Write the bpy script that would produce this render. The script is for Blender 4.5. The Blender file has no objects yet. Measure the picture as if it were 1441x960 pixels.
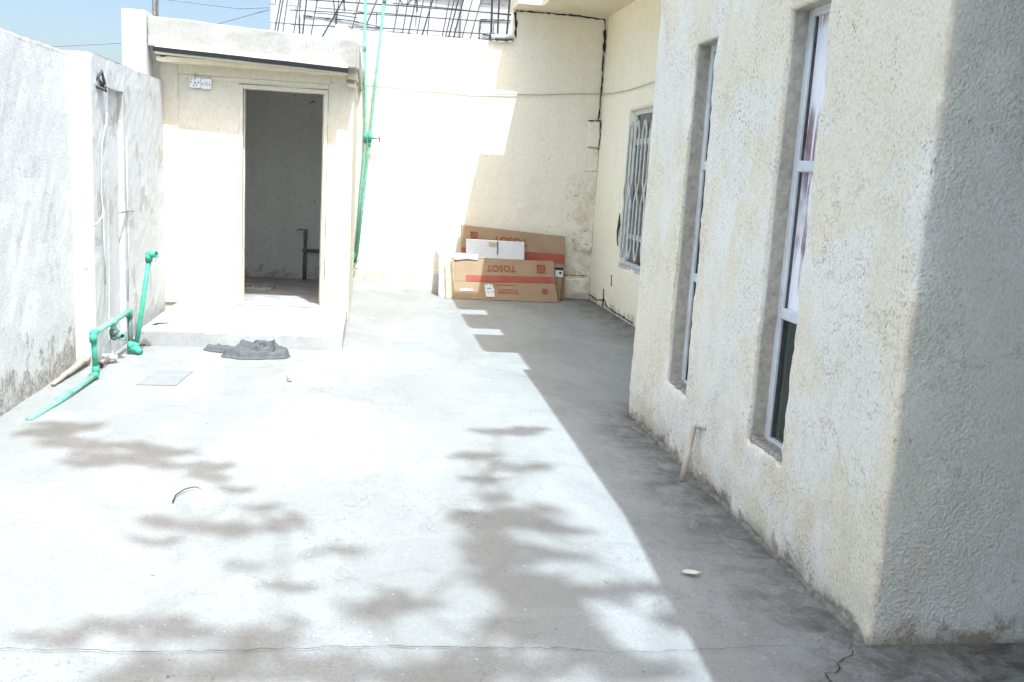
import bpy, bmesh, math, random
from mathutils import Vector, Matrix, noise
R = math.radians
random.seed(7)
sc = bpy.context.scene
col = sc.collection

# ------------------------------------------------------------------ camera
H_CAM = 1.53
PITCH, ROLL, YAW = 0.1762, 0.0583, 0.1544
cam_d = bpy.data.cameras.new('camera'); cam = bpy.data.objects.new('camera', cam_d); col.objects.link(cam)
sy_, cy_ = math.sin(YAW), math.cos(YAW); sp_, cp_ = math.sin(PITCH), math.cos(PITCH)
R0 = Vector((cy_, -sy_, 0)); F0 = Vector((sy_*cp_, cy_*cp_, -sp_)); U0 = Vector((sy_*sp_, cy_*sp_, cp_))
cr, sr = math.cos(ROLL), math.sin(ROLL)
RX = cr*R0 - sr*(-U0) * -1 if False else cr*R0 + sr*U0
UX = -sr*R0 + cr*U0
m3 = Matrix((RX, UX, -F0)).transposed()
cam.matrix_world = Matrix.Translation((0, 0, H_CAM)) @ m3.to_4x4()
cam_d.sensor_width = 36; cam_d.lens = 1337.1/1441*36
cam_d.clip_start = 0.05; cam_d.clip_end = 2000
sc.camera = cam

# ------------------------------------------------------------------ world, sun, exposure
SUN_D = Vector((-0.17, 0.455, -1.0)).normalized()
SKY_FAR, SKY_NEAR = .58, 1.9; SKY_FAR_TINT, SKY_NEAR_TINT = (.84, .99, 1.24), (1.09, 1.03, .895)
SUN_EL = math.asin(-SUN_D.z); SUN_AZ = math.atan2(-SUN_D.x, -SUN_D.y)
w = bpy.data.worlds.new('World'); sc.world = w; w.use_nodes = True
nt = w.node_tree
sky = nt.nodes.new('ShaderNodeTexSky'); sky.sky_type = 'NISHITA'; sky.sun_disc = False
sky.sun_elevation = SUN_EL; sky.sun_rotation = SUN_AZ
sky.air_density = 1.0; sky.dust_density = 2.5; sky.ozone_density = 1.0
# hazy noon sky: bright overhead where the sun stands, deeper towards the horizon
gm = nt.nodes.new('ShaderNodeNewGeometry'); dt = nt.nodes.new('ShaderNodeVectorMath'); dt.operation = 'DOT_PRODUCT'
nt.links.new(gm.outputs['Incoming'], dt.inputs[0]); dt.inputs[1].default_value = (0, .12, -1)      # Incoming points back at the viewer
mr = nt.nodes.new('ShaderNodeMapRange'); mr.interpolation_type = 'SMOOTHSTEP'
nt.links.new(dt.outputs['Value'], mr.inputs[0])
mr.inputs[1].default_value = .02; mr.inputs[2].default_value = .75; mr.inputs[3].default_value = SKY_FAR; mr.inputs[4].default_value = SKY_NEAR
tn = nt.nodes.new('ShaderNodeMix'); tn.data_type = 'RGBA'; tn.blend_type = 'MIX'
nt.links.new(mr.outputs[0], tn.inputs[0]); 
vm = nt.nodes.new('ShaderNodeVectorMath'); vm.operation = 'MULTIPLY'
tc = nt.nodes.new('ShaderNodeMix'); tc.data_type = 'RGBA'; nt.links.new(mr.outputs[0], tc.inputs[0])
tc.inputs[6].default_value = (*SKY_FAR_TINT, 1); tc.inputs[7].default_value = (*SKY_NEAR_TINT, 1)
vs = nt.nodes.new('ShaderNodeVectorMath'); vs.operation = 'SCALE'
nt.nodes.remove(tn)
nt.links.new(sky.outputs[0], vm.inputs[0]); nt.links.new(tc.outputs[2], vm.inputs[1])
nt.links.new(vm.outputs[0], vs.inputs[0]); nt.links.new(mr.outputs[0], vs.inputs['Scale'])
nt.links.new(vs.outputs[0], nt.nodes['Background'].inputs[0])
nt.nodes['Background'].inputs[1].default_value = 0.15
sl = bpy.data.lights.new('sun', 'SUN'); sl.energy = 2.9; sl.angle = R(0.55); sl.color = (0.79, 0.94, 1.07)
so = bpy.data.objects.new('sun', sl); col.objects.link(so)
so.rotation_euler = SUN_D.to_track_quat('-Z', 'Y').to_euler(); so.location = (2, -6, 14)
sc.view_settings.view_transform = 'Standard'; sc.view_settings.look = 'None'
sc.view_settings.exposure = 1.22; sc.view_settings.gamma = 1.0

# ------------------------------------------------------------------ material helpers
class N:
    def __init__(s, name):
        s.m = bpy.data.materials.new(name); s.m.use_nodes = True
        s.t = s.m.node_tree; s.b = s.t.nodes['Principled BSDF']
        s.c = s.t.nodes.new('ShaderNodeTexCoord').outputs['Object']
    def L(s, a, b): s.t.links.new(a, b)
    def mapping(s, scale=(1, 1, 1), loc=(0, 0, 0), rot=(0, 0, 0)):
        n = s.t.nodes.new('ShaderNodeMapping'); s.L(s.c, n.inputs[0])
        n.inputs['Scale'].default_value = scale; n.inputs['Location'].default_value = loc; n.inputs['Rotation'].default_value = rot
        return n.outputs[0]
    def noise(s, scale, detail=4, rough=.55, vec=None, dist=0):
        n = s.t.nodes.new('ShaderNodeTexNoise'); s.L(vec or s.c, n.inputs['Vector'])
        n.inputs['Scale'].default_value = scale; n.inputs['Detail'].default_value = detail
        n.inputs['Roughness'].default_value = rough; n.inputs['Distortion'].default_value = dist
        return n.outputs['Fac']
    def voronoi(s, scale, vec=None, feature='F1'):
        n = s.t.nodes.new('ShaderNodeTexVoronoi'); s.L(vec or s.c, n.inputs['Vector'])
        n.feature = feature; n.inputs['Scale'].default_value = scale
        return n.outputs['Distance']
    def ramp(s, fac, a, b, ca=0., cb=1.):
        n = s.t.nodes.new('ShaderNodeMapRange'); n.clamp = True; n.interpolation_type = 'SMOOTHSTEP'
        s.L(fac, n.inputs[0]); n.inputs[1].default_value = a; n.inputs[2].default_value = b
        n.inputs[3].default_value = ca; n.inputs[4].default_value = cb
        return n.outputs[0]
    def math(s, op, a, b=None):
        n = s.t.nodes.new('ShaderNodeMath'); n.operation = op
        for i, v in enumerate((a, b)):
            if v is None: continue
            if isinstance(v, (int, float)): n.inputs[i].default_value = v
            else: s.L(v, n.inputs[i])
        return n.outputs[0]
    def mix(s, fac, a, b, mode='MIX'):
        n = s.t.nodes.new('ShaderNodeMix'); n.data_type = 'RGBA'; n.blend_type = mode
        for i, v in ((0, fac), (6, a), (7, b)):
            if isinstance(v, (int, float)): n.inputs[i].default_value = v
            elif isinstance(v, tuple): n.inputs[i].default_value = (*v[:3], 1)
            else: s.L(v, n.inputs[i])
        return n.outputs[2]
    def sep(s):
        n = s.t.nodes.new('ShaderNodeSeparateXYZ'); s.L(s.c, n.inputs[0]); return n.outputs
    def bump(s, h, strength, dist=.01, normal=None):
        n = s.t.nodes.new('ShaderNodeBump'); s.L(h, n.inputs['Height'])
        n.inputs['Strength'].default_value = strength; n.inputs['Distance'].default_value = dist
        if normal: s.L(normal, n.inputs['Normal'])
        return n.outputs[0]
    def out(s, colr, rough=.9, normal=None, spec=.2, metal=0):
        if isinstance(colr, tuple): s.b.inputs['Base Color'].default_value = (*colr[:3], 1)
        else: s.L(colr, s.b.inputs['Base Color'])
        if isinstance(rough, (int, float)): s.b.inputs['Roughness'].default_value = rough
        else: s.L(rough, s.b.inputs['Roughness'])
        s.b.inputs['Specular IOR Level'].default_value = spec; s.b.inputs['Metallic'].default_value = metal
        if normal: s.L(normal, s.b.inputs['Normal'])
        return s.m

def plaster(name, base, patch, dirt=(.20, .16, .11), speck=.35, patch_lo=.5, patch_hi=.62, bumps=((60, .5, .006),),
            low=.06, low_amt=.6, streak=.12, speck_thr=.66, pits=.0, top_dirt=None):
    n = N(name)
    c = n.mix(n.ramp(n.noise(1.6, 6, .6), patch_lo, patch_hi), base, patch)
    c2 = n.mix(n.ramp(n.noise(1.0, 5, .6, n.mapping((5, 5, .6), (3, 1, 7))), .45, .75, 0, streak), c, tuple(x*.62 for x in base))
    # fine grain variation
    c2 = n.mix(n.ramp(n.noise(38, 3, .6, n.mapping((1, 1, .55))), .35, .72, 0, .22), c2, tuple(x*.6 for x in base))
    # specks of grime in the pores, clustered
    cl = n.ramp(n.noise(2.3, 3, .6, n.mapping((1, 1, .8), (9, 4, 2))), .42, .62)
    sp = n.ramp(n.noise(70, 2, .5, n.mapping((1, 1, .4))), speck_thr, speck_thr+.06)
    c2 = n.mix(n.math('MULTIPLY', n.math('MULTIPLY', sp, cl), speck), c2, dirt)
    if pits:
        pv = n.ramp(n.voronoi(7.0), .035, .06, 1, 0)
        c2 = n.mix(n.math('MULTIPLY', n.math('MULTIPLY', pv, pits), n.ramp(n.noise(1.1, 2), .45, .6)), c2, (.06, .05, .04))
    z = n.sep()[2]
    zz = n.math('SUBTRACT', z, n.math('MULTIPLY', n.ramp(n.noise(4.5, 6, .7), .35, .8), low*4))
    c2 = n.mix(n.math('MULTIPLY', n.math('MULTIPLY', n.ramp(zz, -.05, low, 1, 0), low_amt), n.ramp(n.noise(24, 6, .8, None, 1.0), .38, .58, .2, 1)), c2, dirt)
    if top_dirt:
        zt = n.math('ADD', z, n.math('MULTIPLY', n.noise(7, 6, .7), .14))
        c2 = n.mix(n.ramp(zt, top_dirt-.02+.07, top_dirt+.09, 0, .55), c2, (.22, .20, .17))
    nor = None
    for sc_, st, d in bumps:
        nor = n.bump(n.noise(sc_, 4, .6), st, d, nor)
    return n.out(c2, .92, nor, .12)

M = {}
M['left_wall'] = plaster('grey_white_render', (.64, .64, .62), (.70, .70, .685), speck=.35, bumps=((16, .18, .012), (60, .5, .006)), low=.13, low_amt=.8, streak=.15, top_dirt=2.13)
M['pillar'] = plaster('white_render', (.58, .58, .565), (.62, .62, .61), speck=.25, bumps=((30, .35, .006), (90, .3, .003)), low=.03, low_amt=.5, streak=.1)
M['outhouse'] = plaster('cream_white_paint', (.66, .615, .50), (.68, .645, .56), speck=.2, bumps=((40, .3, .004), (120, .3, .002)), low=.02, low_amt=.3, streak=.14, pits=.4)
M['inner'] = plaster('grey_inner_render', (.74, .73, .69), (.78, .775, .74), dirt=(.1, .1, .09), speck=.6, bumps=((25, .3, .005),), low=.12, low_amt=.5, streak=.25, pits=1.0)
M['back_wall'] = plaster('pale_cream_paint', (.86, .81, .68), (.87, .83, .72), speck=.15, bumps=((14, .3, .006), (60, .2, .003)), low=.05, low_amt=.45, streak=.1, pits=.6)
def add_stain(mat, build):
    """lay one more stain over a finished plaster: build(n) gives (factor, colour)"""
    n = N.__new__(N); n.m = mat; n.t = mat.node_tree; n.b = n.t.nodes['Principled BSDF']
    n.c = n.t.nodes.new('ShaderNodeTexCoord').outputs['Object']
    src = n.b.inputs['Base Color'].links[0].from_socket
    f, colr = build(n); n.L(n.mix(f, src, colr), n.b.inputs['Base Color'])
def corner_flaking(n):   # flaked, mouldy paint low in the corner by the cartons
    X, Y, Z = n.sep()
    a = n.math('MULTIPLY', n.ramp(X, 2.30, 2.50), n.math('MULTIPLY', n.ramp(Z, .95, 1.75, 1, 0), n.ramp(Z, .22, .32)))
    a = n.math('MULTIPLY', a, n.ramp(n.noise(4.5, 5, .7, n.mapping((1, 1, 1), (3, 3, 0))), .40, .58))
    v = n.ramp(n.noise(21, 6, .8, n.mapping((1, 1, .8), (1, 2, 3)), 2.5), .54, .60)
    return n.math('MULTIPLY', a, v), (.085, .06, .04)
def corner_wash(n):
    X, Y, Z = n.sep()
    a = n.math('MULTIPLY', n.ramp(X, 2.42, 2.62), n.ramp(Z, .5, 2.0, 1, .1))
    return n.math('MULTIPLY', a, n.ramp(n.noise(5, 6, .7, None, 1.0), .40, .64, 0, .65)), (.50, .385, .23)
def wall_spots(n):
    return n.ramp(n.noise(13, 3, .7, n.mapping((1, 1, .7), (7, 7, 7))), .735, .765, 0, .75), (.10, .085, .06)
def damp_patch(n):
    X, Y, Z = n.sep()
    return n.math('MULTIPLY', n.ramp(n.noise(1.7, 5, .7, n.mapping((1, 1, 1), (2, 5, 1))), .52, .70, 0, .3), n.ramp(Z, 2.7, 1.4)), (.62, .53, .36)
for f_ in (damp_patch, corner_wash, corner_flaking, wall_spots): add_stain(M['back_wall'], f_)
def scratches(n):
    return n.ramp(n.noise(9, 5, .75, n.mapping((1, 1, .45), (1, 8, 2)), 1.5), .64, .69, 0, .75), (.13, .12, .10)
add_stain(M['inner'], scratches); add_stain(M['inner'], wall_spots)
M['wing'] = plaster('cream_wall_paint', (.90, .84, .665), (.90, .85, .71), speck=.15, bumps=((25, .3, .005),), low=.05, low_amt=.7, streak=.12)
def hairlines(seed, amt, colr=(.22, .20, .17)):
    def f(n):
        v = n.math('ABSOLUTE', n.math('SUBTRACT', n.noise(1.9, 9, .62, n.mapping((1, 1, 1), (seed, seed*2, 1)), .4), .5))
        m_ = n.ramp(n.noise(1.3, 3, .5, n.mapping((1, 1, 1), (seed, 5, seed))), .48, .60, 0, amt)
        return n.math('MULTIPLY', n.ramp(v, .0, .0045, 1, 0), m_), colr
    return f
def peeled(seed, colr, lo=.60):
    def f(n): return n.ramp(n.noise(3.1, 8, .72, n.mapping((1, 1, .8), (seed, 2, seed))), lo, lo+.015, 0, .55), colr
    return f
def box_mat():
    n = N('rough_cream_render')
    X, Y, Z = n.sep()
    near = n.ramp(X, 1.743, 1.753)          # coarser coat on the end face; its dimmer light is painted in as grey
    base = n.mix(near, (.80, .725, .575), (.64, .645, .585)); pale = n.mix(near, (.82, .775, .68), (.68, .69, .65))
    c = n.mix(n.ramp(n.noise(1.5, 7, .66, n.mapping((1, 1, .7))), .49, .54), base, pale)
    c = n.mix(n.ramp(n.noise(5, 6, .7, n.mapping((1, 1, .35), (3, 1, 7))), .5, .75, 0, .25), c, (.62, .54, .38))
    c = n.mix(n.ramp(n.noise(95, 4, .7, n.mapping((1, 1, .75))), .44, .70, 0, .5), c, (.46, .40, .30))
    cl = n.ramp(n.noise(3.4, 6, .75, n.mapping((1, 1, .8), (9, 4, 2))), .40, .66)
    sp = n.ramp(n.noise(115, 3, .65, n.mapping((1, 1, .6))), .55, .65)
    amt = n.math('MULTIPLY', n.math('MULTIPLY', sp, cl), n.ramp(near, 0, 1, .9, .3))
    c = n.mix(amt, c, (.17, .125, .07))
    pv = n.ramp(n.voronoi(9.0), .025, .05, 1, 0)
    c = n.mix(n.math('MULTIPLY', n.math('MULTIPLY', pv, .8), n.ramp(n.noise(1.6, 2, .5, n.mapping((1, 1, 1), (2, 2, 2))), .48, .6)), c, (.10, .075, .05))
    zz = n.math('SUBTRACT', Z, n.math('MULTIPLY', n.ramp(n.noise(7, 7, .75), .4, .8), .16))
    c = n.mix(n.ramp(zz, -.04, .06, .8, 0), c, (.21, .18, .13))
    dr = n.math('MULTIPLY', n.ramp(n.noise(9, 4, .6, n.mapping((2.2, 2.2, .10), (5, 2, 1))), .56, .68), n.ramp(n.noise(1.7, 4, .6, n.mapping((1, 1, 1), (7, 1, 4))), .45, .62))
    c = n.mix(n.math('MULTIPLY', dr, .06), c, (.36, .30, .20))
    sp2 = n.ramp(n.noise(30, 4, .75, n.mapping((1, 1, .7), (2, 9, 3))), .665, .70)
    c = n.mix(n.math('MULTIPLY', sp2, .55), c, (.20, .15, .08))
    # stained patches near the floor
    c = n.mix(n.math('MULTIPLY', n.ramp(n.noise(3.2, 6, .7, n.mapping((1, 1, 1), (1, 6, 3))), .5, .7), n.ramp(Z, 0, .7, .45, 0)), c, (.42, .35, .24))
    jamb = n.math('MULTIPLY', n.ramp(X, 1.748, 1.760), n.ramp(Y, 2.95, 3.0))     # rough window reveals, their shade painted in as a darker tone
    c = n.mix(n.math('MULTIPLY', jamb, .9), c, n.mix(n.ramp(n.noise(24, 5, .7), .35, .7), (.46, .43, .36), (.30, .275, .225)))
    h1 = n.noise(95, 4, .65); h2 = n.math('SUBTRACT', n.math('MULTIPLY', n.noise(26, 5, .7), 1.4), n.math('MULTIPLY', n.voronoi(85), .5))
    b = n.bump(h1, .6, .005)
    b2 = n.t.nodes.new('ShaderNodeBump'); n.L(h2, b2.inputs['Height']); n.L(b, b2.inputs['Normal'])
    b2.inputs['Distance'].default_value = .016; n.L(n.math('MULTIPLY', n.ramp(near, 0, 1, .22, .48), n.ramp(n.noise(1.8, 5, .7, n.mapping((1, 1, .6), (4, 4, 4))), .36, .60, .12, 1)), b2.inputs['Strength'])
    return n.out(c, .92, b2.outputs[0], .12)
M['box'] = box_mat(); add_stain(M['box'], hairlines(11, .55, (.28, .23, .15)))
M['soffit'] = plaster('soffit_paint', (.74, .67, .52), (.70, .62, .46), dirt=(.15, .10, .06), speck=.5, bumps=((20, .4, .01),), low=-9, low_amt=0, pits=.5)
M['step'] = plaster('cement_step', (.40, .40, .39), (.47, .47, .46), dirt=(.2, .18, .15), speck=.35, bumps=((30, .3, .006),), low=.01, low_amt=.2, streak=.1)
M['plinth'] = plaster('cement_plinth', (.52, .50, .46), (.60, .58, .53), dirt=(.25, .2, .15), speck=.4, bumps=((20, .4, .01),), low=.02, low_amt=.4, streak=.1)

def floor_mat():
    n = N('worn_concrete')
    v1 = n.mapping((1.0, .55, 1), (2, 5, 0), (0, 0, .5))
    c = n.mix(n.ramp(n.noise(1.1, 8, .66, v1, .8), .36, .64), (.250, .254, .240), (.306, .312, .300))
    c = n.mix(n.ramp(n.noise(3.4, 7, .68, None, 1.4), .52, .74, 0, .4), c, (.160, .158, .138))
    c = n.mix(n.ramp(n.noise(2.4, 6, .65, n.mapping((.4, 2.6, 1), (0, 0, 3), (0, 0, -.35)), 1.0), .54, .72, 0, .4), c, (.33, .33, .315))
    c = n.mix(n.ramp(n.noise(70, 4, .7), .42, .72, 0, .45), c, (.19, .185, .165))
    c = n.mix(n.ramp(n.noise(180, 2, .6), .56, .70, 0, .5), c, (.15, .14, .125))
    sp = n.ramp(n.noise(38, 1, .5, n.mapping((1, 1, 1), (5, 0, 0))), .73, .77, 0, .4)
    c = n.mix(sp, c, (.55, .55, .53))
    ds = n.ramp(n.noise(26, 2, .5, n.mapping((1, .8, 1), (1, 7, 0))), .745, .77, 0, .8)
    c = n.mix(ds, c, (.11, .10, .085))
    # grimy strip along house wall and back corner, darkened further to deepen its shade
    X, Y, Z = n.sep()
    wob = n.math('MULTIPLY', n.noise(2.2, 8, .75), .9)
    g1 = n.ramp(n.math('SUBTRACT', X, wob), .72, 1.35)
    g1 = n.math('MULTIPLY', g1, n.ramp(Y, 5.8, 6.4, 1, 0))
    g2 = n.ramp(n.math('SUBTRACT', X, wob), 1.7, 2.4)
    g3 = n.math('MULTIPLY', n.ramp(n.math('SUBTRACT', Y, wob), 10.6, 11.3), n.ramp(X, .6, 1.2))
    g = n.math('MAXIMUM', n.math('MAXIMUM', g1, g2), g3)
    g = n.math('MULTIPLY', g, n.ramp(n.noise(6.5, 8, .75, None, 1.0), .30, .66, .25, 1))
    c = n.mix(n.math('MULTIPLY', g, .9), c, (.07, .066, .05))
    wear = n.ramp(n.noise(5, 7, .72, n.mapping((1.6, .45, 1), (3, 3, 0), (0, 0, .35)), 1.5), .55, .66, 0, .45)
    c = n.mix(n.math('MULTIPLY', wear, n.ramp(X, 1.0, 1.3)), c, (.29, .285, .26))
    b = n.bump(n.noise(55, 5, .65), .5, .004)
    b = n.bump(n.noise(3, 4, .5), .4, .02, b)
    return n.out(c, .85, b, .2)
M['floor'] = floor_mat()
add_stain(M['left_wall'], peeled(3, (.50, .485, .45))); add_stain(M['left_wall'], hairlines(1, .7)); add_stain(M['left_wall'], wall_spots)
add_stain(M['pillar'], peeled(8, (.36, .345, .31), .57)); add_stain(M['pillar'], hairlines(4, .6)); add_stain(M['pillar'], wall_spots)
add_stain(M['outhouse'], hairlines(6, .5, (.36, .32, .24))); add_stain(M['outhouse'], damp_patch); add_stain(M['step'], hairlines(2, .5)); add_stain(M['step'], peeled(5, (.27, .26, .23)))
add_stain(M['floor'], hairlines(9, .55, (.10, .095, .08)))

def simple(name, c, rough=.6, var=.18, scale=12, bump=0, spec=.4, metal=0, dirt=None, bscale=None):
    n = N(name)
    cc = n.mix(n.ramp(n.noise(scale, 5, .6), .35, .7), c, tuple(x*(1-var) for x in c))
    if dirt: cc = n.mix(n.ramp(n.noise(scale*.6, 6, .7), .5, .72, 0, .6), cc, dirt)
    b = n.bump(n.noise(bscale or scale*4, 3), bump, .004) if bump else None
    return n.out(cc, rough, b, spec, metal)
M['green'] = simple('green_plastic_pipe', (.06, .38, .25), .42, .2, 20, .12, dirt=(.14, .42, .30))
M['green_pale'] = simple('faded_green_pipe', (.19, .47, .37), .5, .25, 22, .15, dirt=(.48, .54, .48))
M['green_dull'] = simple('dusty_green_pipe', (.13, .18, .155), .5, .2, 14, .05)
M['metal'] = simple('dull_metal', (.35, .34, .32), .4, .3, 20, 0, .5, .8)
M['rust'] = simple('rusty_steel', (.055, .042, .036), .8, .5, 25, .3)
M['steel_dark'] = simple('dark_steel', (.10, .095, .095), .65, .5, 25, .3)
M['black'] = simple('black_rubber', (.018, .018, .02), .55, .3, 20, .1)
M['crack'] = simple('dark_gap', (.055, .045, .036), .95, .4, 20, .2, .1)
M['frame'] = simple('white_window_metal', (.66, .675, .68), .5, .18, 8, .1, dirt=(.42, .41, .39))
M['grille'] = simple('grey_painted_grille', (.70, .70, .67), .5, .25, 14, .1, dirt=(.30, .27, .22))
M['wire'] = simple('tan_cable', (.50, .45, .36), .6, .3, 10)
M['white_wire'] = simple('white_cable', (.55, .54, .51), .5, .15, 10)
M['white_plastic'] = simple('white_plastic', (.78, .79, .80), .4, .05, 10)
M['tan'] = simple('bare_wood', (.45, .40, .31), .8, .35, 14, .4, .2)
M['stone'] = simple('broken_stone', (.36, .32, .28), .9, .4, 16, .6, .2)
M['cloth'] = simple('grey_cloth', (.12, .122, .127), .95, .2, 14, .15, .1, bscale=90)
M['card'] = simple('brown_cardboard', (.38, .27, .168), .85, .13, 5, .15, .2, dirt=(.34, .235, .13))
M['card_in'] = simple('pale_cardboard', (.56, .47, .33), .85, .12, 5, .15, .2)
M['foam'] = simple('white_foam', (.72, .73, .75), .85, .06, 10, .3, .2)
M['print'] = simple('red_print', (.36, .075, .055), .8, .18, 20)
M['print_band'] = simple('red_band_print', (.40, .10, .075), .8, .2, 8)
M['paper'] = simple('white_paper', (.76, .76, .74), .7, .08, 12)
M['ink'] = simple('dark_ink', (.03, .028, .06), .6, .2, 10)
M['leaf'] = simple('tree_leaf', (.055, .095, .03), .6, .4, 3)
M['bark'] = simple('grey_bark', (.16, .13, .10), .9, .4, 9, .8)
M['dry_leaf'] = simple('pale_leaf', (.55, .60, .45), .6, .2, 40)
M['soil'] = simple('dusty_soil', (.36, .31, .25), .95, .3, 2, .4)
M['cover'] = simple('cement_cover', (.235, .245, .238), .85, .12, 9, .3, .2)
M['ceramic'] = simple('squat_ceramic', (.42, .42, .40), .35, .3, 6)
M['socket'] = simple('switch_plastic', (.80, .81, .82), .35, .04, 10)

def pane_mats():
    n = N('dark_green_glass')
    c = n.mix(n.ramp(n.noise(5, 5, .6), .4, .7), (.030, .040, .030), (.06, .07, .055))
    M['glass'] = n.out(c, .12, None, .5)
    n = N('whitened_pane')
    v = n.mapping((14, 14, 1.2))
    st = n.math('MULTIPLY', n.ramp(n.noise(1.6, 5, .7, v, .5), .43, .56), n.ramp(n.noise(2.6, 3, .5, n.mapping((1, 1, .9), (0, 3, 1.2))), .42, .56))
    c = n.mix(n.ramp(n.noise(1.0, 4, .6, n.mapping((10, 10, 2))), .4, .8), (.93, .92, .93), (.84, .82, .86))
    c = n.mix(n.math('MULTIPLY', st, .95), c, (.24, .13, .15))  # purple streaks: stains strengthened to paint in a mottled reflection
    M['white_pane'] = n.out(c, .25, None, .5)
    n = N('dusty_dark_pane')
    c = n.mix(n.ramp(n.noise(7, 5, .7), .42, .7), (.05, .05, .045), (.16, .155, .14))
    M['dark_pane'] = n.out(c, .15, None, .5)
    n = N('printed_black_strip')
    X, Y, Z = n.sep()
    c = n.mix(n.ramp(n.noise(18, 3, .7, n.mapping((1, 1, 3))), .64, .7, 0, .4), (.008, .009, .010), (.16, .16, .17))
    M['strip'] = n.out(c, .45, None, .4)
    # raw block wall: pale blocks with dark broken joints
    n = N('block_wall_render')
    br = n.t.nodes.new('ShaderNodeTexBrick')
    n.L(n.mapping((1, 1, 1), (0, 0, .08), (R(90), 0, 0)), br.inputs['Vector'])
    br.inputs['Scale'].default_value = 1.0; br.inputs['Brick Width'].default_value = .55; br.inputs['Row Height'].default_value = .24
    br.inputs['Mortar Size'].default_value = .007; br.inputs['Mortar Smooth'].default_value = .2
    br.inputs['Color1'].default_value = (.40, .41, .42, 1); br.inputs['Color2'].default_value = (.45, .46, .47, 1)
    br.inputs['Mortar'].default_value = (.08, .075, .07, 1)
    gate = n.ramp(n.noise(2.1, 4, .7), .40, .52)
    c = n.mix(gate, (.43, .44, .45), br.outputs['Color'])
    c = n.mix(n.ramp(n.noise(30, 4, .7), .45, .75, 0, .4), c, (.30, .30, .30))
    M['block'] = n.out(c, .95, n.bump(n.noise(30, 4), .6, .01), .1)
pane_mats()

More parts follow.
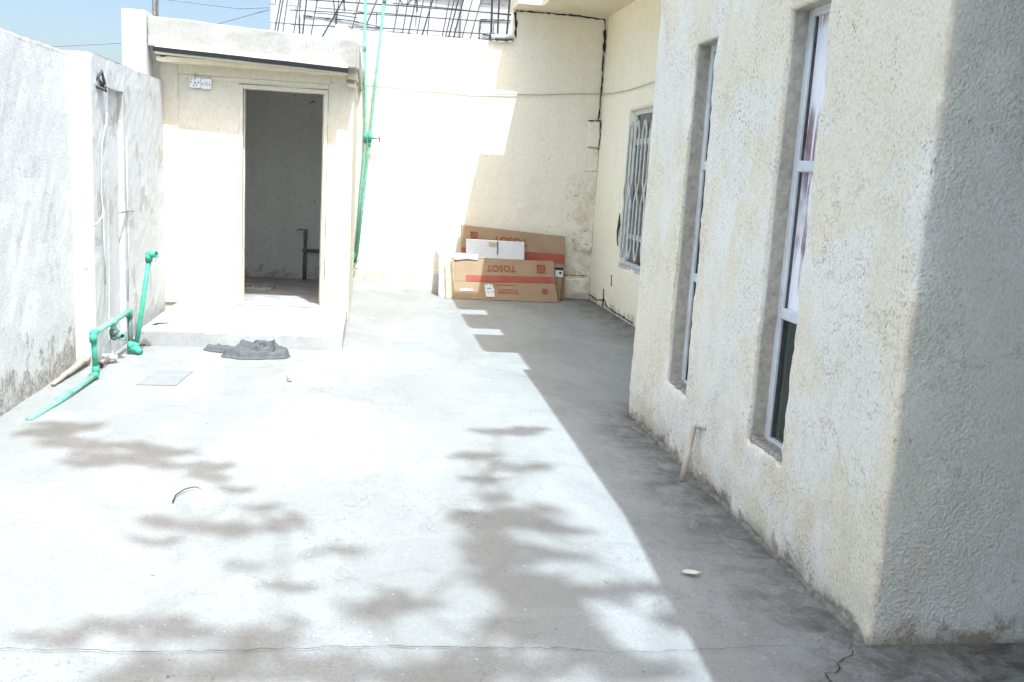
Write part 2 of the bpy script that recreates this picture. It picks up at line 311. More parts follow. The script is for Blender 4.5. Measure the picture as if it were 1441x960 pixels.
# ------------------------------------------------------------------ object helpers
def empty(name, loc, label=None, cat=None, group=None, kind=None):
    o = bpy.data.objects.new(name, None); col.objects.link(o); o.location = loc
    o.empty_display_size = .1
    return tag(o, label, cat, group, kind)
def tag(o, label=None, cat=None, group=None, kind=None):
    if label: o['label'] = label
    if cat: o['category'] = cat
    if group: o['group'] = group
    if kind: o['kind'] = kind
    return o
def world_loc(o):
    v = Vector(o.location)
    while o.parent: o = o.parent; v += Vector(o.location)
    return v
class MB:
    def __init__(s): s.bm = bmesh.new()
    def box(s, x0, x1, y0, y1, z0, z1, M4=None):
        v = [s.bm.verts.new(p) for p in ((x0,y0,z0),(x1,y0,z0),(x1,y1,z0),(x0,y1,z0),(x0,y0,z1),(x1,y0,z1),(x1,y1,z1),(x0,y1,z1))]
        for f in ((0,3,2,1),(4,5,6,7),(0,1,5,4),(1,2,6,5),(2,3,7,6),(3,0,4,7)): s.bm.faces.new([v[i] for i in f])
        if M4:
            for q in v: q.co = M4 @ q.co
        return v
    def hexa(s, pts):
        v = [s.bm.verts.new(p) for p in pts]
        for f in ((0,3,2,1),(4,5,6,7),(0,1,5,4),(1,2,6,5),(2,3,7,6),(3,0,4,7)): s.bm.faces.new([v[i] for i in f])
        return v
    def prism(s, poly, y0, y1, axes='xz'):
        # polygon in the plane of two axes, extruded along the third
        def P(a, b, c):
            return {'xz': (a, c, b), 'xy': (a, b, c), 'yz': (c, a, b)}[axes]
        A = [s.bm.verts.new(P(a, b, y0)) for a, b in poly]; B = [s.bm.verts.new(P(a, b, y1)) for a, b in poly]
        k = len(poly)
        s.bm.faces.new(A); s.bm.faces.new(B[::-1])
        for i in range(k): s.bm.faces.new((A[i], B[i], B[(i+1) % k], A[(i+1) % k]))
    def quad(s, *p):
        return s.bm.faces.new([s.bm.verts.new(q) for q in p])
    def tube(s, pts, r, seg=10, caps=True):
        pts = [Vector(p) for p in pts]; k = len(pts)
        rr = r if isinstance(r, (list, tuple)) else [r]*k
        t = [(pts[min(i+1, k-1)]-pts[max(i-1, 0)]).normalized() for i in range(k)]
        a = Vector((0, 0, 1)) if abs(t[0].z) < .9 else Vector((1, 0, 0))
        u = t[0].cross(a).normalized(); rings = []
        for i in range(k):
            u = (u - t[i]*u.dot(t[i])).normalized(); w_ = t[i].cross(u)
            rings.append([s.bm.verts.new(pts[i]+rr[i]*(math.cos(2*math.pi*j/seg)*u+math.sin(2*math.pi*j/seg)*w_)) for j in range(seg)])
        for i in range(k-1):
            for j in range(seg):
                s.bm.faces.new((rings[i][j], rings[i][(j+1) % seg], rings[i+1][(j+1) % seg], rings[i+1][j]))
        if caps: s.bm.faces.new(rings[0][::-1]); s.bm.faces.new(rings[-1])
        return s
    def ring(s, p0, p1, r0, r1, seg=16):
        # open pipe end: outer wall, inner wall and rim
        p0, p1 = Vector(p0), Vector(p1)
        t = (p1-p0).normalized(); a = Vector((0, 0, 1)) if abs(t.z) < .9 else Vector((1, 0, 0))
        u = t.cross(a).normalized(); w_ = t.cross(u)
        def c(p, r): return [s.bm.verts.new(p+r*(math.cos(2*math.pi*j/seg)*u+math.sin(2*math.pi*j/seg)*w_)) for j in range(seg)]
        A, B, C, D = c(p0, r1), c(p1, r1), c(p1, r0), c(p0, r0)
        for j in range(seg):
            k = (j+1) % seg
            s.bm.faces.new((A[j], A[k], B[k], B[j])); s.bm.faces.new((B[j], B[k], C[k], C[j])); s.bm.faces.new((C[j], C[k], D[k], D[j]))
        s.bm.faces.new(D)
    def ball(s, p, r, sub=2):
        res = bmesh.ops.create_icosphere(s.bm, subdivisions=sub, radius=r)
        for v in res['verts']: v.co += Vector(p)
        return res['verts']
    def bevel(s, off, seg=2, ang=35):
        bmesh.ops.recalc_face_normals(s.bm, faces=s.bm.faces[:])
        e = [x for x in s.bm.edges if len(x.link_faces) == 2 and x.calc_face_angle(0) > R(ang)]
        if e: bmesh.ops.bevel(s.bm, geom=e, offset=off, segments=seg, affect='EDGES', profile=.6)
        return s
    def sub(s, size):
        for _ in range(8):
            e = [x for x in s.bm.edges if x.calc_length() > size]
            if not e: break
            bmesh.ops.subdivide_edges(s.bm, edges=e, cuts=1, use_grid_fill=True)
        return s
    def rough(s, amps):
        for v in s.bm.verts:
            d = Vector((0, 0, 0))
            for amp, fr in amps: d += amp*noise.noise_vector(v.co*fr)
            v.co += d
        return s
    def build(s, name, mat, parent=None, smooth=False):
        bmesh.ops.recalc_face_normals(s.bm, faces=s.bm.faces[:])
        me = bpy.data.meshes.new(name); s.bm.to_mesh(me); s.bm.free()
        o = bpy.data.objects.new(name, me); col.objects.link(o)
        me.materials.append(mat)
        if smooth: me.polygons.foreach_set('use_smooth', [True]*len(me.polygons))
        if parent: o.parent = parent; o.location = -world_loc(parent)
        return o

def sheet_wall(path, z0, z1, step, openings=(), fillet=.02, zcuts=()):
    """Sheet that follows a ground path (list of xy) from z0 to z1, corners filleted;
       openings = (segment, s0, s1, za, zb, depth) get reveals going inwards (right-hand side of the path)."""
    b = MB(); pts = [Vector((x, y)) for x, y in path]
    samples = []   # (xy, inward normal, seg, s)
    for i in range(len(pts)-1):
        a, c = pts[i], pts[i+1]; L = (c-a).length; d = (c-a)/L; nrm = Vector((d.y, -d.x))
        s_list = set()
        lo = fillet*1.2 if i > 0 else 0; hi = L-fillet*1.2 if i < len(pts)-2 else L
        k = max(1, int((hi-lo)/step))
        for j in range(k+1): s_list.add(round(lo+(hi-lo)*j/k, 4))
        for o in openings:
            if o[0] == i:
                s_list = {q for q in s_list if min(abs(q-o[1]), abs(q-o[2])) > step*.45} | {o[1], o[2]}
        for q in sorted(s_list): samples.append((a+d*q, nrm, i, q))
        if i < len(pts)-2:
            e = pts[i+2]-c; d2 = e.normalized()
            corner = c + (-d + d2)*fillet*.28
            samples.append((corner, (nrm+Vector((d2.y, -d2.x))).normalized(), -1, 0))
    zs = set(); k = max(1, int((z1-z0)/step))
    for j in range(k+1): zs.add(round(z0+(z1-z0)*j/k, 4))
    for o in openings: zs = {q for q in zs if min(abs(q-o[3]), abs(q-o[4])) > step*.45} | {o[3], o[4]}
    zs = sorted(zs)
    V = [[b.bm.verts.new((p.x, p.y, z)) for z in zs] for p, nn, i, q in samples]
    def hole(i, j):
        p0, p1 = samples[i], samples[i+1]
        for o in openings:
            if p0[2] == p1[2] == o[0]:
                cs = (p0[3]+p1[3])/2; cz = (zs[j]+zs[j+1])/2
                if o[1] < cs < o[2] and o[3] < cz < o[4]: return o
        return None
    inner = {}
    def inn(i, j, o):
        key = (i, j, o)
        if key not in inner:
            p, nn = samples[i][0], samples[i][1]; q = p+nn*o[5]
            inner[key] = b.bm.verts.new((q.x, q.y, zs[j]))
        return inner[key]
    Ni, Nj = len(samples)-1, len(zs)-1
    for i in range(Ni):
        for j in range(Nj):
            o = hole(i, j)
            if not o: b.bm.faces.new((V[i][j], V[i+1][j], V[i+1][j+1], V[i][j+1])); continue
            for (ia, ja, ib, jb, ni, nj) in ((i, j, i, j+1, i-1, j), (i+1, j, i+1, j+1, i+1, j), (i, j, i+1, j, i, j-1), (i, j+1, i+1, j+1, i, j+1)):
                if ni >= 0 and nj >= 0 and ni < Ni and nj < Nj and not hole(ni, nj):
                    b.bm.faces.new((V[ia][ja], V[ib][jb], inn(ib, jb, o), inn(ia, ja, o)))
    bmesh.ops.recalc_face_normals(b.bm, faces=b.bm.faces[:])
    return b

# sun helper: the point above the ground spot (x, y) whose shadow falls there
def above(x, y, z): return Vector((x+.17*z, y-.455*z, z))

# ------------------------------------------------------------------ ground
g = MB(); g.quad((-300, -300, -.06), (300, -300, -.06), (300, 300, -.06), (-300, 300, -.06))
tag(g.build('ground', M['soil']), kind='structure')
g = MB()
xs = [-2.4+.15*i for i in range(58)]; ys = [-5+.15*i for i in range(114)]
V = [[g.bm.verts.new((x, y, .006*noise.noise(Vector((x*.9, y*.9, 0))) - .003)) for y in ys] for x in xs]
for i in range(len(xs)-1):
    for j in range(len(ys)-1): g.bm.faces.new((V[i][j], V[i+1][j], V[i+1][j+1], V[i][j+1]))
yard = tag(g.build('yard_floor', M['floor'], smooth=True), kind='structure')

def crack(pts, wid, parent, name='crack', z=.006, jit=.007, seed=1, step=.03):
    rnd = random.Random(seed); b = MB(); P = []
    for a, c in zip(pts[:-1], pts[1:]):
        a, c = Vector(a), Vector(c); k = max(2, int((c-a).length/step))
        for i in range(k): P.append(a.lerp(c, i/k)+Vector((rnd.uniform(-jit, jit), rnd.uniform(-jit, jit), 0)))
    P.append(Vector(pts[-1]))
    prev = None
    for i, p in enumerate(P):
        t = (P[min(i+1, len(P)-1)]-P[max(i-1, 0)]).normalized(); nn = Vector((-t.y, t.x, 0))
        hw = wid*.5*(.35+.9*rnd.random())*min(1, (i+1)/4, (len(P)-i)/4)
        cur = [b.bm.verts.new((q.x, q.y, z)) for q in (p-nn*hw, p+nn*hw)]
        if prev: b.bm.faces.new((prev[0], prev[1], cur[1], cur[0]))
        prev = cur
    return b.build(name, M['crack'], parent)
crack([(-1.3, 2.90, 0), (-.55, 2.84, 0), (0, 2.86, 0), (.68, 2.82, 0), (.80, 2.79, 0)], .0032, yard, seed=3)
crack([(.80, 2.79, 0), (1.06, 2.79, 0), (1.35, 2.81, 0), (1.48, 2.80, 0)], .0024, yard, seed=4)
crack([(1.69, 2.84, 0), (1.66, 2.78, 0), (1.58, 2.70, 0), (1.50, 2.62, 0), (1.42, 2.45, 0)], .005, yard, seed=5, jit=.013, step=.022)
crack([(.30, 4.9, 0), (1.05, 4.83, 0), (1.22, 4.7, 0)], .002, yard, seed=6)

# ------------------------------------------------------------------ left boundary wall
bw = empty('boundary_wall', (-2.1, 3, 0), 'grey white rendered boundary wall along the left side of the yard', 'wall')
b = MB()
XN, XF, YP, HL = -2.036, -1.90, 6.995, 2.15
b.box(-2.26, XN, -5, YP+.02, -.05, HL)
b.sub(.14).bevel(.02, 2, 60).rough(((.006, 3), (.004, 11)))
b.build('wall_panel', M['left_wall'], bw)
b = sheet_wall([(-2.24, YP), (XF, YP), (XF, 9.40)], -.05, HL+.01, .07, ((1, .42, .86, .10, 1.96, -.045),), .015)
# close the back of the shallow channel and the top of the thicker length
b.quad((XF-.043, 7.40, .09), (XF-.043, 7.87, .09), (XF-.043, 7.87, 1.97), (XF-.043, 7.40, 1.97))
b.quad((-2.26, YP, HL+.01), (XF, YP, HL+.01), (XF, 11.74, HL+.01), (-2.26, 11.74, HL+.01))
b.rough(((.005, 3), (.004, 14)))
b.build('pilaster', M['pillar'], bw)
# wires, stubs and hooks left in the wall
b = MB(); b.tube([(XF+.012, 7.33, 1.78), (XF+.02, 7.28, 1.70), (XF+.012, 7.19, 1.55), (XF+.01, 7.16, 1.2), (XF+.014, 7.19, 1.09), (XF+.03, 7.10, 1.05), (XF+.02, 6.98, 1.0)], .0055, 8)
b.tube([(XF+.012, 7.19, 1.09), (XF+.012, 7.21, .8), (XF+.014, 7.22, .55)], .005, 6)
tag(b.build('loose_cable', M['white_wire'], None, True), 'loose white cable hanging down the pilaster of the left boundary wall', 'cable')
b = MB(); b.tube([(XF+.012, 7.88, 1.62), (XF+.012, 7.89, 1.1), (XF+.014, 7.90, .75), (XF+.012, 7.87, .34)], .0055, 8)
tag(b.build('conduit', M['white_wire'], None, True), 'thin straight conduit running down beside the shallow channel in the left wall', 'conduit')
b = MB(); b.tube([(XF-.01, 7.72, 1.045), (XF+.02, 7.86, 1.05), (XF+.02, 8.08, 1.043)], .006, 6)
tag(b.build('wall_hook', M['metal'], None, True), 'small metal spike sticking out of the left wall', 'hook')
b = MB()
b.tube([(XF-.01, 7.13, 1.98), (XF+.03, 7.16, 2.05), (XF+.035, 7.20, 1.97), (XF-.01, 7.24, 1.95)], .012, 6)
b.tube([(XF-.01, 7.10, 1.95), (XF+.03, 7.19, 1.93), (XF+.03, 7.25, 1.95), (XF-.01, 7.30, 1.93)], .012, 6)
b.tube([(XF-.01, 7.18, 2.02), (XF+.04, 7.22, 1.92), (XF-.01, 7.29, 1.96)], .009, 6)
tag(b.build('bent_bracket', M['steel_dark'], None, True), 'bent dark metal bracket near the top of the left wall pilaster', 'bracket')
b = MB()
b.prism([(7.335, .12), (7.375, .12), (7.40, .6), (7.375, 1.35), (7.36, 1.35), (7.375, .6)], XF-.004, XF+.006, 'yz')
b.rough(((.003, 12),)); b.build('scar', M['plinth'], bw)

fw = empty('sky_blocker_wall', (1, -5.4, 0), 'unseen plain wall added behind the viewpoint to block low sky light', 'wall')  # unseen wall, added to cut low sky and ground bounce
b = MB(); b.box(-2.3, 7, -5.5, -5.2, -.05, 3.2); b.sub(.4).bevel(.02, 1, 60); b.build('wall_panel', M['left_wall'], fw)

# ------------------------------------------------------------------ outhouse
OY = 9.324
oh = empty('outhouse', (-1.05, 10.4, 0), 'small cream outhouse with an open doorway at the end of the yard', 'outhouse')
b = sheet_wall([(-1.99, OY), (-.182, OY), (-.182, 11.737)], 0, 2.40, .09, ((0, 1.99-1.235, 1.99-.42, .115, 2.185, -.17),), .015)
bmesh.ops.reverse_faces(b.bm, faces=b.bm.faces[:]); b.rough(((.004, 3), (.002, 13)))
b.build('wall', M['outhouse'], oh)
b = MB()   # raised bands: corner strip at the left, head beam, pilaster strip at the right
b.box(-1.93, -1.775, OY-.016, OY+.02, .12, 2.345)
b.box(-1.775, -.40, OY-.024, OY+.02, 2.235, 2.345)
b.box(-.40, -.25, OY-.030, OY+.02, 2.26, 2.345)
b.box(-1.72, -.42, OY-.012, OY+.02, 2.195, 2.235)
b.sub(.12).bevel(.006, 1, 50).rough(((.003, 5), (.0025, 17)))
b.build('moulding', M['outhouse'], oh)
b = MB()   # inner faces of the room
x0, x1, y0, y1 = -1.86, -.28, OY+.17, 11.55
b.quad((x0, y1, .1), (x1, y1, .1), (x1, y1, 2.38), (x0, y1, 2.38))
b.quad((x0, y0, .1), (x0, y1, .1), (x0, y1, 2.38), (x0, y0, 2.38))
b.quad((x1, y1, .1), (x1, y0, .1), (x1, y0, 2.38), (x1, y1, 2.38))
b.box(x0, -1.236, y0, y0+.01, .1, 2.38); b.box(-.419, x1, y0, y0+.01, .1, 2.38); b.box(-1.236, -.419, y0, y0+.01, 2.186, 2.38)
b.sub(.15).rough(((.006, 2), (.003, 9)))
b.build('inner_wall', M['inner'], oh)
b = MB(); b.box(x0, x1, OY+.02, y1, .05, .128); b.sub(.15).rough(((.003, 4),)); b.build('floor_slab', simple('room_cement', (.43, .42, .41), .7, .3, 6, .2), oh)
b = MB()   # door frame lining the opening
b.box(-1.232, -1.198, OY-.012, OY+.10, .125, 2.18); b.box(-.458, -.423, OY-.012, OY+.10, .125, 2.18)
b.box(-1.198, -.458, OY-.012, OY+.10, 2.142, 2.18)
b.box(-1.198, -1.184, OY+.05, OY+.10, .125, 2.142); b.box(-.472, -.458, OY+.05, OY+.10, .125, 2.142)
b.bevel(.004, 1).sub(.2).rough(((.003, 6),))
b.build('door_frame', M['outhouse'], oh)
b = MB(); b.box(-1.23, -.42, OY-.02, OY+.16, .118, .142); b.bevel(.006, 2).sub(.1).rough(((.004, 7),)); b.build('threshold', M['step'], oh)
b = MB()   # roof slab, sloping a little to the right
b.hexa([(-1.925, 9.045, 2.375), (-.245, 9.045, 2.315), (-.245, 11.73, 2.385), (-1.925, 11.73, 2.385), (-1.925, 9.045, 2.472), (-.245, 9.045, 2.395), (-.245, 11.73, 2.46), (-1.925, 11.73, 2.48)])
b.sub(.2).bevel(.012, 2, 60).rough(((.005, 4), (.003, 15)))
b.build('roof_slab', M['outhouse'], oh)
b = MB()   # coarse mortar lumps under the slab edge
b.box(-1.92, -.26, 9.12, OY-.02, 2.318, 2.36); b.sub(.07).rough(((.012, 9), (.006, 25))); b.build('mortar_fillet', M['soffit'], oh)
b = MB(); b.hexa([(-1.935, 9.030, 2.392), (-.237, 9.030, 2.324), (-.237, 9.0442, 2.324), (-1.935, 9.0442, 2.392), (-1.935, 9.030, 2.43), (-.237, 9.030, 2.365), (-.237, 9.0442, 2.365), (-1.935, 9.0442, 2.43)])
b.sub(.2).rough(((.003, 5),)); b.build('drip_strip', M['strip'], oh)
b = MB()   # parapet with its left post
b.hexa([(-1.985, 9.075, 2.44), (-.155, 9.075, 2.37), (-.155, 9.24, 2.37), (-1.985, 9.24, 2.44), (-1.985, 9.075, 2.695), (-.155, 9.075, 2.615), (-.155, 9.24, 2.615), (-1.985, 9.24, 2.695)])
b.box(-.17, -.155+.012, 9.07, 11.73, 2.36, 2.60)
b.sub(.12).bevel(.012, 2, 60).rough(((.006, 4), (.004, 15)))
b.build('parapet', plaster('weathered_parapet', (.37, .36, .325), (.43, .42, .385), speck=.4, bumps=((30, .4, .006),), low=-9, low_amt=0, streak=.25), oh)
b = MB(); b.box(-2.19, -1.988, 9.03, 9.35, 1.9, 2.73); b.sub(.12).bevel(.012, 2, 60).rough(((.005, 4),)); b.build('post', M['pillar'], oh)
b = MB(); b.box(-.25, -.155, OY-.10, OY+.05, 2.285, 2.37); b.box(-.25, -.165, OY-.06, OY+.05, 2.22, 2.25); b.sub(.05).rough(((.008, 12),)); b.build('broken_corner', M['soffit'], oh)
b = MB(); b.box(-1.80, -.196, 7.803, OY-.001, -.02, .12); b.sub(.1).bevel(.010, 2, 60).rough(((.006, 4), (.004, 16)))
b.build('step', M['step'], oh)

sk = empty('power_socket', (-1.56, OY, 2.12), 'white double switch and socket plate high on the outhouse front', 'socket')
for xa, xb in ((-1.668, -1.570), (-1.568, -1.475)):
    b = MB(); b.box(xa, xb, OY-.038, OY-.001, 2.118 - (xa+1.668)*.05, 2.208 - (xa+1.668)*.05); b.bevel(.006, 2); b.build('plate', M['socket'], sk)
hz = 2.163
for dx, dz, ww, hh in ((-.03, .03, .012, .008), (0, .035, .016, .007), (-.036, .005, .012, .008), (.03, 0, .012, .010), (0, -.002, .007, .022), (-.012, -.027, .009, .009), (.012, -.027, .009, .009)):
    b = MB(); b.box(-1.619+dx-ww/2, -1.619+dx+ww/2, OY-.0405, OY-.0375, hz+dz-hh/2, hz+dz+hh/2); b.build('hole', M['ink'], sk)
for dx in (-.03, .03): b = MB(); b.box(-1.521+dx-.004, -1.521+dx+.004, OY-.0405, OY-.0375, 2.153-.006, 2.153+.006); b.build('screw', M['ink'], sk)
b = MB(); b.box(-1.534, -1.508, OY-.043, OY-.0375, 2.138, 2.170); b.bevel(.003, 1); b.build('rocker', M['frame'], sk)
b = MB(); b.tube([(-1.615, OY-.03, 2.205), (-1.615, OY-.028, 2.25)], .005, 6); b.build('cable_entry', M['wire'], sk, True); b = MB(); b.tube([(-1.49, OY-.01, 2.20), (-1.49, OY-.01, 2.235)], .004, 6); b.build('cable_entry', M['wire'], sk)

tp = empty('tap_pipe', (-.78, 11.5, .12), 'green standpipe with two taps on the inner wall of the outhouse', 'tap')
b = MB(); b.tube([(-.755, 11.49, .12), (-.752, 11.49, .42)], .022, 12).tube([(-.752, 11.49, .42), (-.752, 11.49, .68)], .018, 12); b.build('standpipe', M['green_dull'], tp, True)
b = MB(); b.tube([(-.752, 11.49, .47), (-.36, 11.49, .47)], .020, 12); b.ball((-.752, 11.49, .47), .034); b.ball((-.47, 11.49, .47), .030); b.tube([(-.47, 11.49, .47), (-.47, 11.49, .63)], .018, 12); b.build('branch', M['green_dull'], tp, True)
for x in (-.752, -.47):
    b = MB(); b.tube([(x, 11.49, .64), (x, 11.44, .68), (x, 11.38, .67), (x, 11.37, .62)], .014, 10); b.ball((x, 11.47, .67), .026); b.tube([(x-.09, 11.47, .715), (x+.03, 11.47, .71)], .008, 8); b.tube([(x, 11.47, .67), (x, 11.47, .715)], .007, 8)
    b.build('tap', M['metal'], tp, True)
sq = empty('squat_toilet', (-1.25, 10.5, .13), 'ribbed floor squat toilet just inside the outhouse doorway', 'toilet')
b = MB(); b.box(-1.50, -1.02, 10.35, 10.75, .12, .155); b.bevel(.012, 2); b.build('slab', M['ceramic'], sq)
b = MB()
for i in range(11): b.box(-1.48+.042*i, -1.463+.042*i, 10.36, 10.56, .15, .172)
b.bevel(.004, 1); b.build('foot_rib', M['ceramic'], sq)

# ------------------------------------------------------------------ back wall
BY = 11.737
bk = empty('back_wall', (1.2, 11.8, 0), 'tall cream wall closing the far end of the yard behind the cartons', 'wall')
b = MB(); b.hexa([(-2.3, BY, -.05), (-.48, BY, -.05), (-.48, BY+.2, -.05), (-2.3, BY+.2, -.05), (-2.3, BY, 2.85), (-.48, BY, 2.85), (-.48, BY+.2, 2.85), (-2.3, BY+.2, 2.85)])
b.sub(.15).bevel(.015, 2, 60).rough(((.004, 3), (.004, 9)))
b.build('wall_panel', M['back_wall'], bk)
b = sheet_wall([(-.48, BY), (2.95, BY)], -.05, 3.425, .12, ((0, 0, 2.093, 3.052, 3.425, -.2),), .01)
b.rough(((.004, 3), (.004, 9))); b.build('wall_panel', M['back_wall'], bk)
b = MB(); b.box(-.475, 1.61, BY+.19, BY+.2, -.05, 3.05); b.build('wall_panel', M['back_wall'], bk)
for xa, xb, mt in ((-.18, .98, 'plinth'), (.98, 2.765, 'back_wall')):
    b = MB(); b.prism([(BY-.075, -.02), (BY+.02, -.02), (BY+.02, .275), (BY-.03, .262), (BY-.065, .235)], xa, xb, 'yz'); b.sub(.12).rough(((.010, 5), (.006, 13)))
    b.build('plinth', M[mt], bk)
b = MB()   # patched blocks running down the corner
b.box(2.618, 2.768, BY-.06, BY+.01, 1.885, 2.195); b.sub(.05).bevel(.005, 1, 60).rough(((.006, 9),)); b.build('patch', M['back_wall'], bk)
b = MB()
b.box(2.56, 2.768, BY-.016, BY+.01, .60, 1.58); b.box(2.60, 2.768, BY-.022, BY+.01, 1.60, 1.86); b.sub(.05).rough(((.012, 6), (.006, 16))); b.build('patch', M['back_wall'], bk)
def wall_crack(pts, wid, parent, axis='y', off=0., seed=2, name='crack', mat='crack'):
    # irregular dark gap on an upright wall; pts = (u, z) with u = x on walls facing -y, u = y on walls facing -x
    rnd = random.Random(seed); b = MB(); P = []
    for a, c in zip(pts[:-1], pts[1:]):
        a, c = Vector(a), Vector(c); k = max(2, int((c-a).length/.035))
        for i in range(k): P.append(a.lerp(c, i/k)+Vector((rnd.uniform(-.0045, .0045), rnd.uniform(-.0045, .0045))))
    P.append(Vector(pts[-1])); A = []; 
    for i, p in enumerate(P):
        t = (P[min(i+1, len(P)-1)]-P[max(i-1, 0)]).normalized(); nn = Vector((-t.y, t.x)); hw = wid*.5*(.35+1.1*rnd.random())
        row = []
        for q in (p-nn*hw, p+nn*hw):
            for d in ((-.004, .004) if wid > .006 else (-.0005, .003)): row.append(b.bm.verts.new((q.x, off+d, q.y) if axis == 'y' else (off+d, q.x, q.y)))
        A.append(row)
    for r, s_ in zip(A[:-1], A[1:]):
        for i, j in ((0, 1), (1, 3), (3, 2), (2, 0)): b.bm.faces.new((r[i], r[j], s_[j], s_[i]))
    b.bm.faces.new((A[0][0], A[0][1], A[0][3], A[0][2])); b.bm.faces.new((A[-1][0], A[-1][2], A[-1][3], A[-1][1]))
    return b.build(name, M[mat], parent)
wall_crack([(2.735, 3.40), (2.75, 3.24), (2.745, 3.16), (2.76, 3.10), (2.742, 3.0), (2.75, 2.6), (2.745, 2.3), (2.73, 2.18)], .015, bk, 'y', BY-.010, 4)
wall_crack([(2.735, 3.28), (2.752, 3.2), (2.748, 3.1), (2.755, 3.02)], .030, bk, 'y', BY-.012, 45)
wall_crack([(2.755, 2.27), (2.72, 2.205)], .012, bk, 'y', BY-.012, 44)
wall_crack([(2.75, 2.2), (2.76, 2.0), (2.755, 1.85)], .010, bk, 'y', BY-.063, 5)
wall_crack([(1.64, 3.415), (2.0, 3.42), (2.45, 3.415), (2.73, 3.40)], .016, bk, 'y', BY-.010, 6)
wall_crack([(2.60, 2.198), (2.76, 2.202)], .024, bk, 'y', BY-.062, 7)
wall_crack([(2.40, .285), (2.5, .29), (2.6, .282), (2.72, .29)], .010, bk, 'y', BY-.035, 12)
wall_crack([(1.632, 3.40), (1.655, 3.25), (1.65, 3.12)], .03, bk, 'y', BY-.006, 14)

# ------------------------------------------------------------------ house on the right
hs = empty('house', (3.2, 6, 0), 'cream rendered house with narrow windows along the right side of the yard', 'house')
XB, YF, YNB, XW = 1.728, 5.942, 2.811, 2.773
W2 = dict(f=3.995, n=3.62, zb=.39, zt=2.28, d=.125); W1 = dict(f=5.216, n=4.865, zb=.378, zt=2.272, d=.14)
path = [(6.5, YNB), (XB, YNB), (XB, YF), (XW+.1, YF)]
ops = ((1, W2['n']-YNB, W2['f']-YNB, W2['zb'], W2['zt'], W2['d']), (1, W1['n']-YNB, W1['f']-YNB, W1['zb'], W1['zt'], W1['d']))
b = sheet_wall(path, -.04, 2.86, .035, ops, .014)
sharp = [e for e in b.bm.edges if len(e.link_faces) == 2 and e.calc_face_angle(0) > R(60)]
bmesh.ops.bevel(b.bm, geom=sharp, offset=.007, segments=2, affect='EDGES', profile=.5)
b.rough(((.008, 2.2), (.0035, 9), (.004, 30)))
for v in b.bm.verts:   # knocked and crumbling arrises
    y_, z_ = v.co.y, v.co.z; near_e = abs(y_-YNB) < .035 and abs(v.co.x-XB) < .035
    for t_ in (W1, W2):
        if t_['n']-.03 < y_ < t_['f']+.03 and t_['zb']-.03 < z_ < t_['zt']+.03 and not (t_['n']+.03 < y_ < t_['f']-.03 and t_['zb']+.03 < z_ < t_['zt']-.03) and v.co.x < XB+.035: near_e = True
    if near_e:
        k_ = max(0, noise.noise(v.co*9+Vector((3, 1, 5)))-.05)
        v.co += .006*noise.noise_vector(v.co*40)+.022*k_*Vector((1, .6 if abs(y_-YNB) < .035 else 0, 0))
for v in b.bm.verts:   # the render is broken back just above the floor
    if v.co.z < .16 and v.co.y < YF-.05 and v.co.x < XB+.06:
        v.co.x += .022*(1-v.co.z/.16)*(.5+noise.noise(v.co*6)) if v.co.z > 0 else .03*(.5+noise.noise(v.co*6))
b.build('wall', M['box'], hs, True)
b = sheet_wall([(XW, YF-.1), (XW, BY+.1)], -.04, 3.44, .08, ((0, 9.05-YF+.1, 10.37-YF+.1, .575, 2.262, .10),), .02)
b.rough(((.005, 2.2), (.003, 9)))
b.build('wall', M['wing'], hs, True)
# roofs: low slab over the near block and its porch, lengthened to cut sky light, upper slab with stepped edge over the far wing
b = MB(); b.prism([(1.56, -3.2), (1.57, .9), (1.70, 2.7), (XB+.002, YF), (7, YF), (7, -3.2)], 2.80, 2.93, 'xy'); b.bevel(.01, 1); b.build('roof', M['soffit'], hs)
b = MB(); xe, xt = 1.905, 1.606
poly = [(7, 5.3), (xe, 5.3)]
for k in range(5):
    a = 5.925+1.24*k+ (0 if k else .03); ga, gb = a, a+.42
    if k: poly += [(xt, ga), (xe, ga)]
    poly += [(xe, gb), (xt, gb)]
poly += [(xt, BY+.25), (7, BY+.25)]
b.prism(poly, 3.432, 3.60, 'xy'); b.build('roof', M['soffit'], hs)
b = MB(); b.box(XW+.01, 7, 5.35, YF+.05, 2.925, 3.43); b.build('upper_wall', M['wing'], hs)
b = MB(); b.box(4.6, 4.85, -3.2, YNB-.01, -.05, 2.8); b.sub(.3); b.build('wall', M['box'], hs)  # unseen side wall added to cut sky light on the end face
b = MB(); b.box(1.72, 2.0, -3.1, -2.8, -.05, 2.8); b.sub(.3).bevel(.02, 1, 60); b.build('porch_column', M['box'], hs)
b = MB(); b.box(2.0, 4.6, -3.1, -2.95, -.05, 1.25); b.sub(.3).bevel(.02, 1, 60); b.build('porch_light_blocker', M['box'], hs)  # unseen low wall added to keep bounced light off the end face
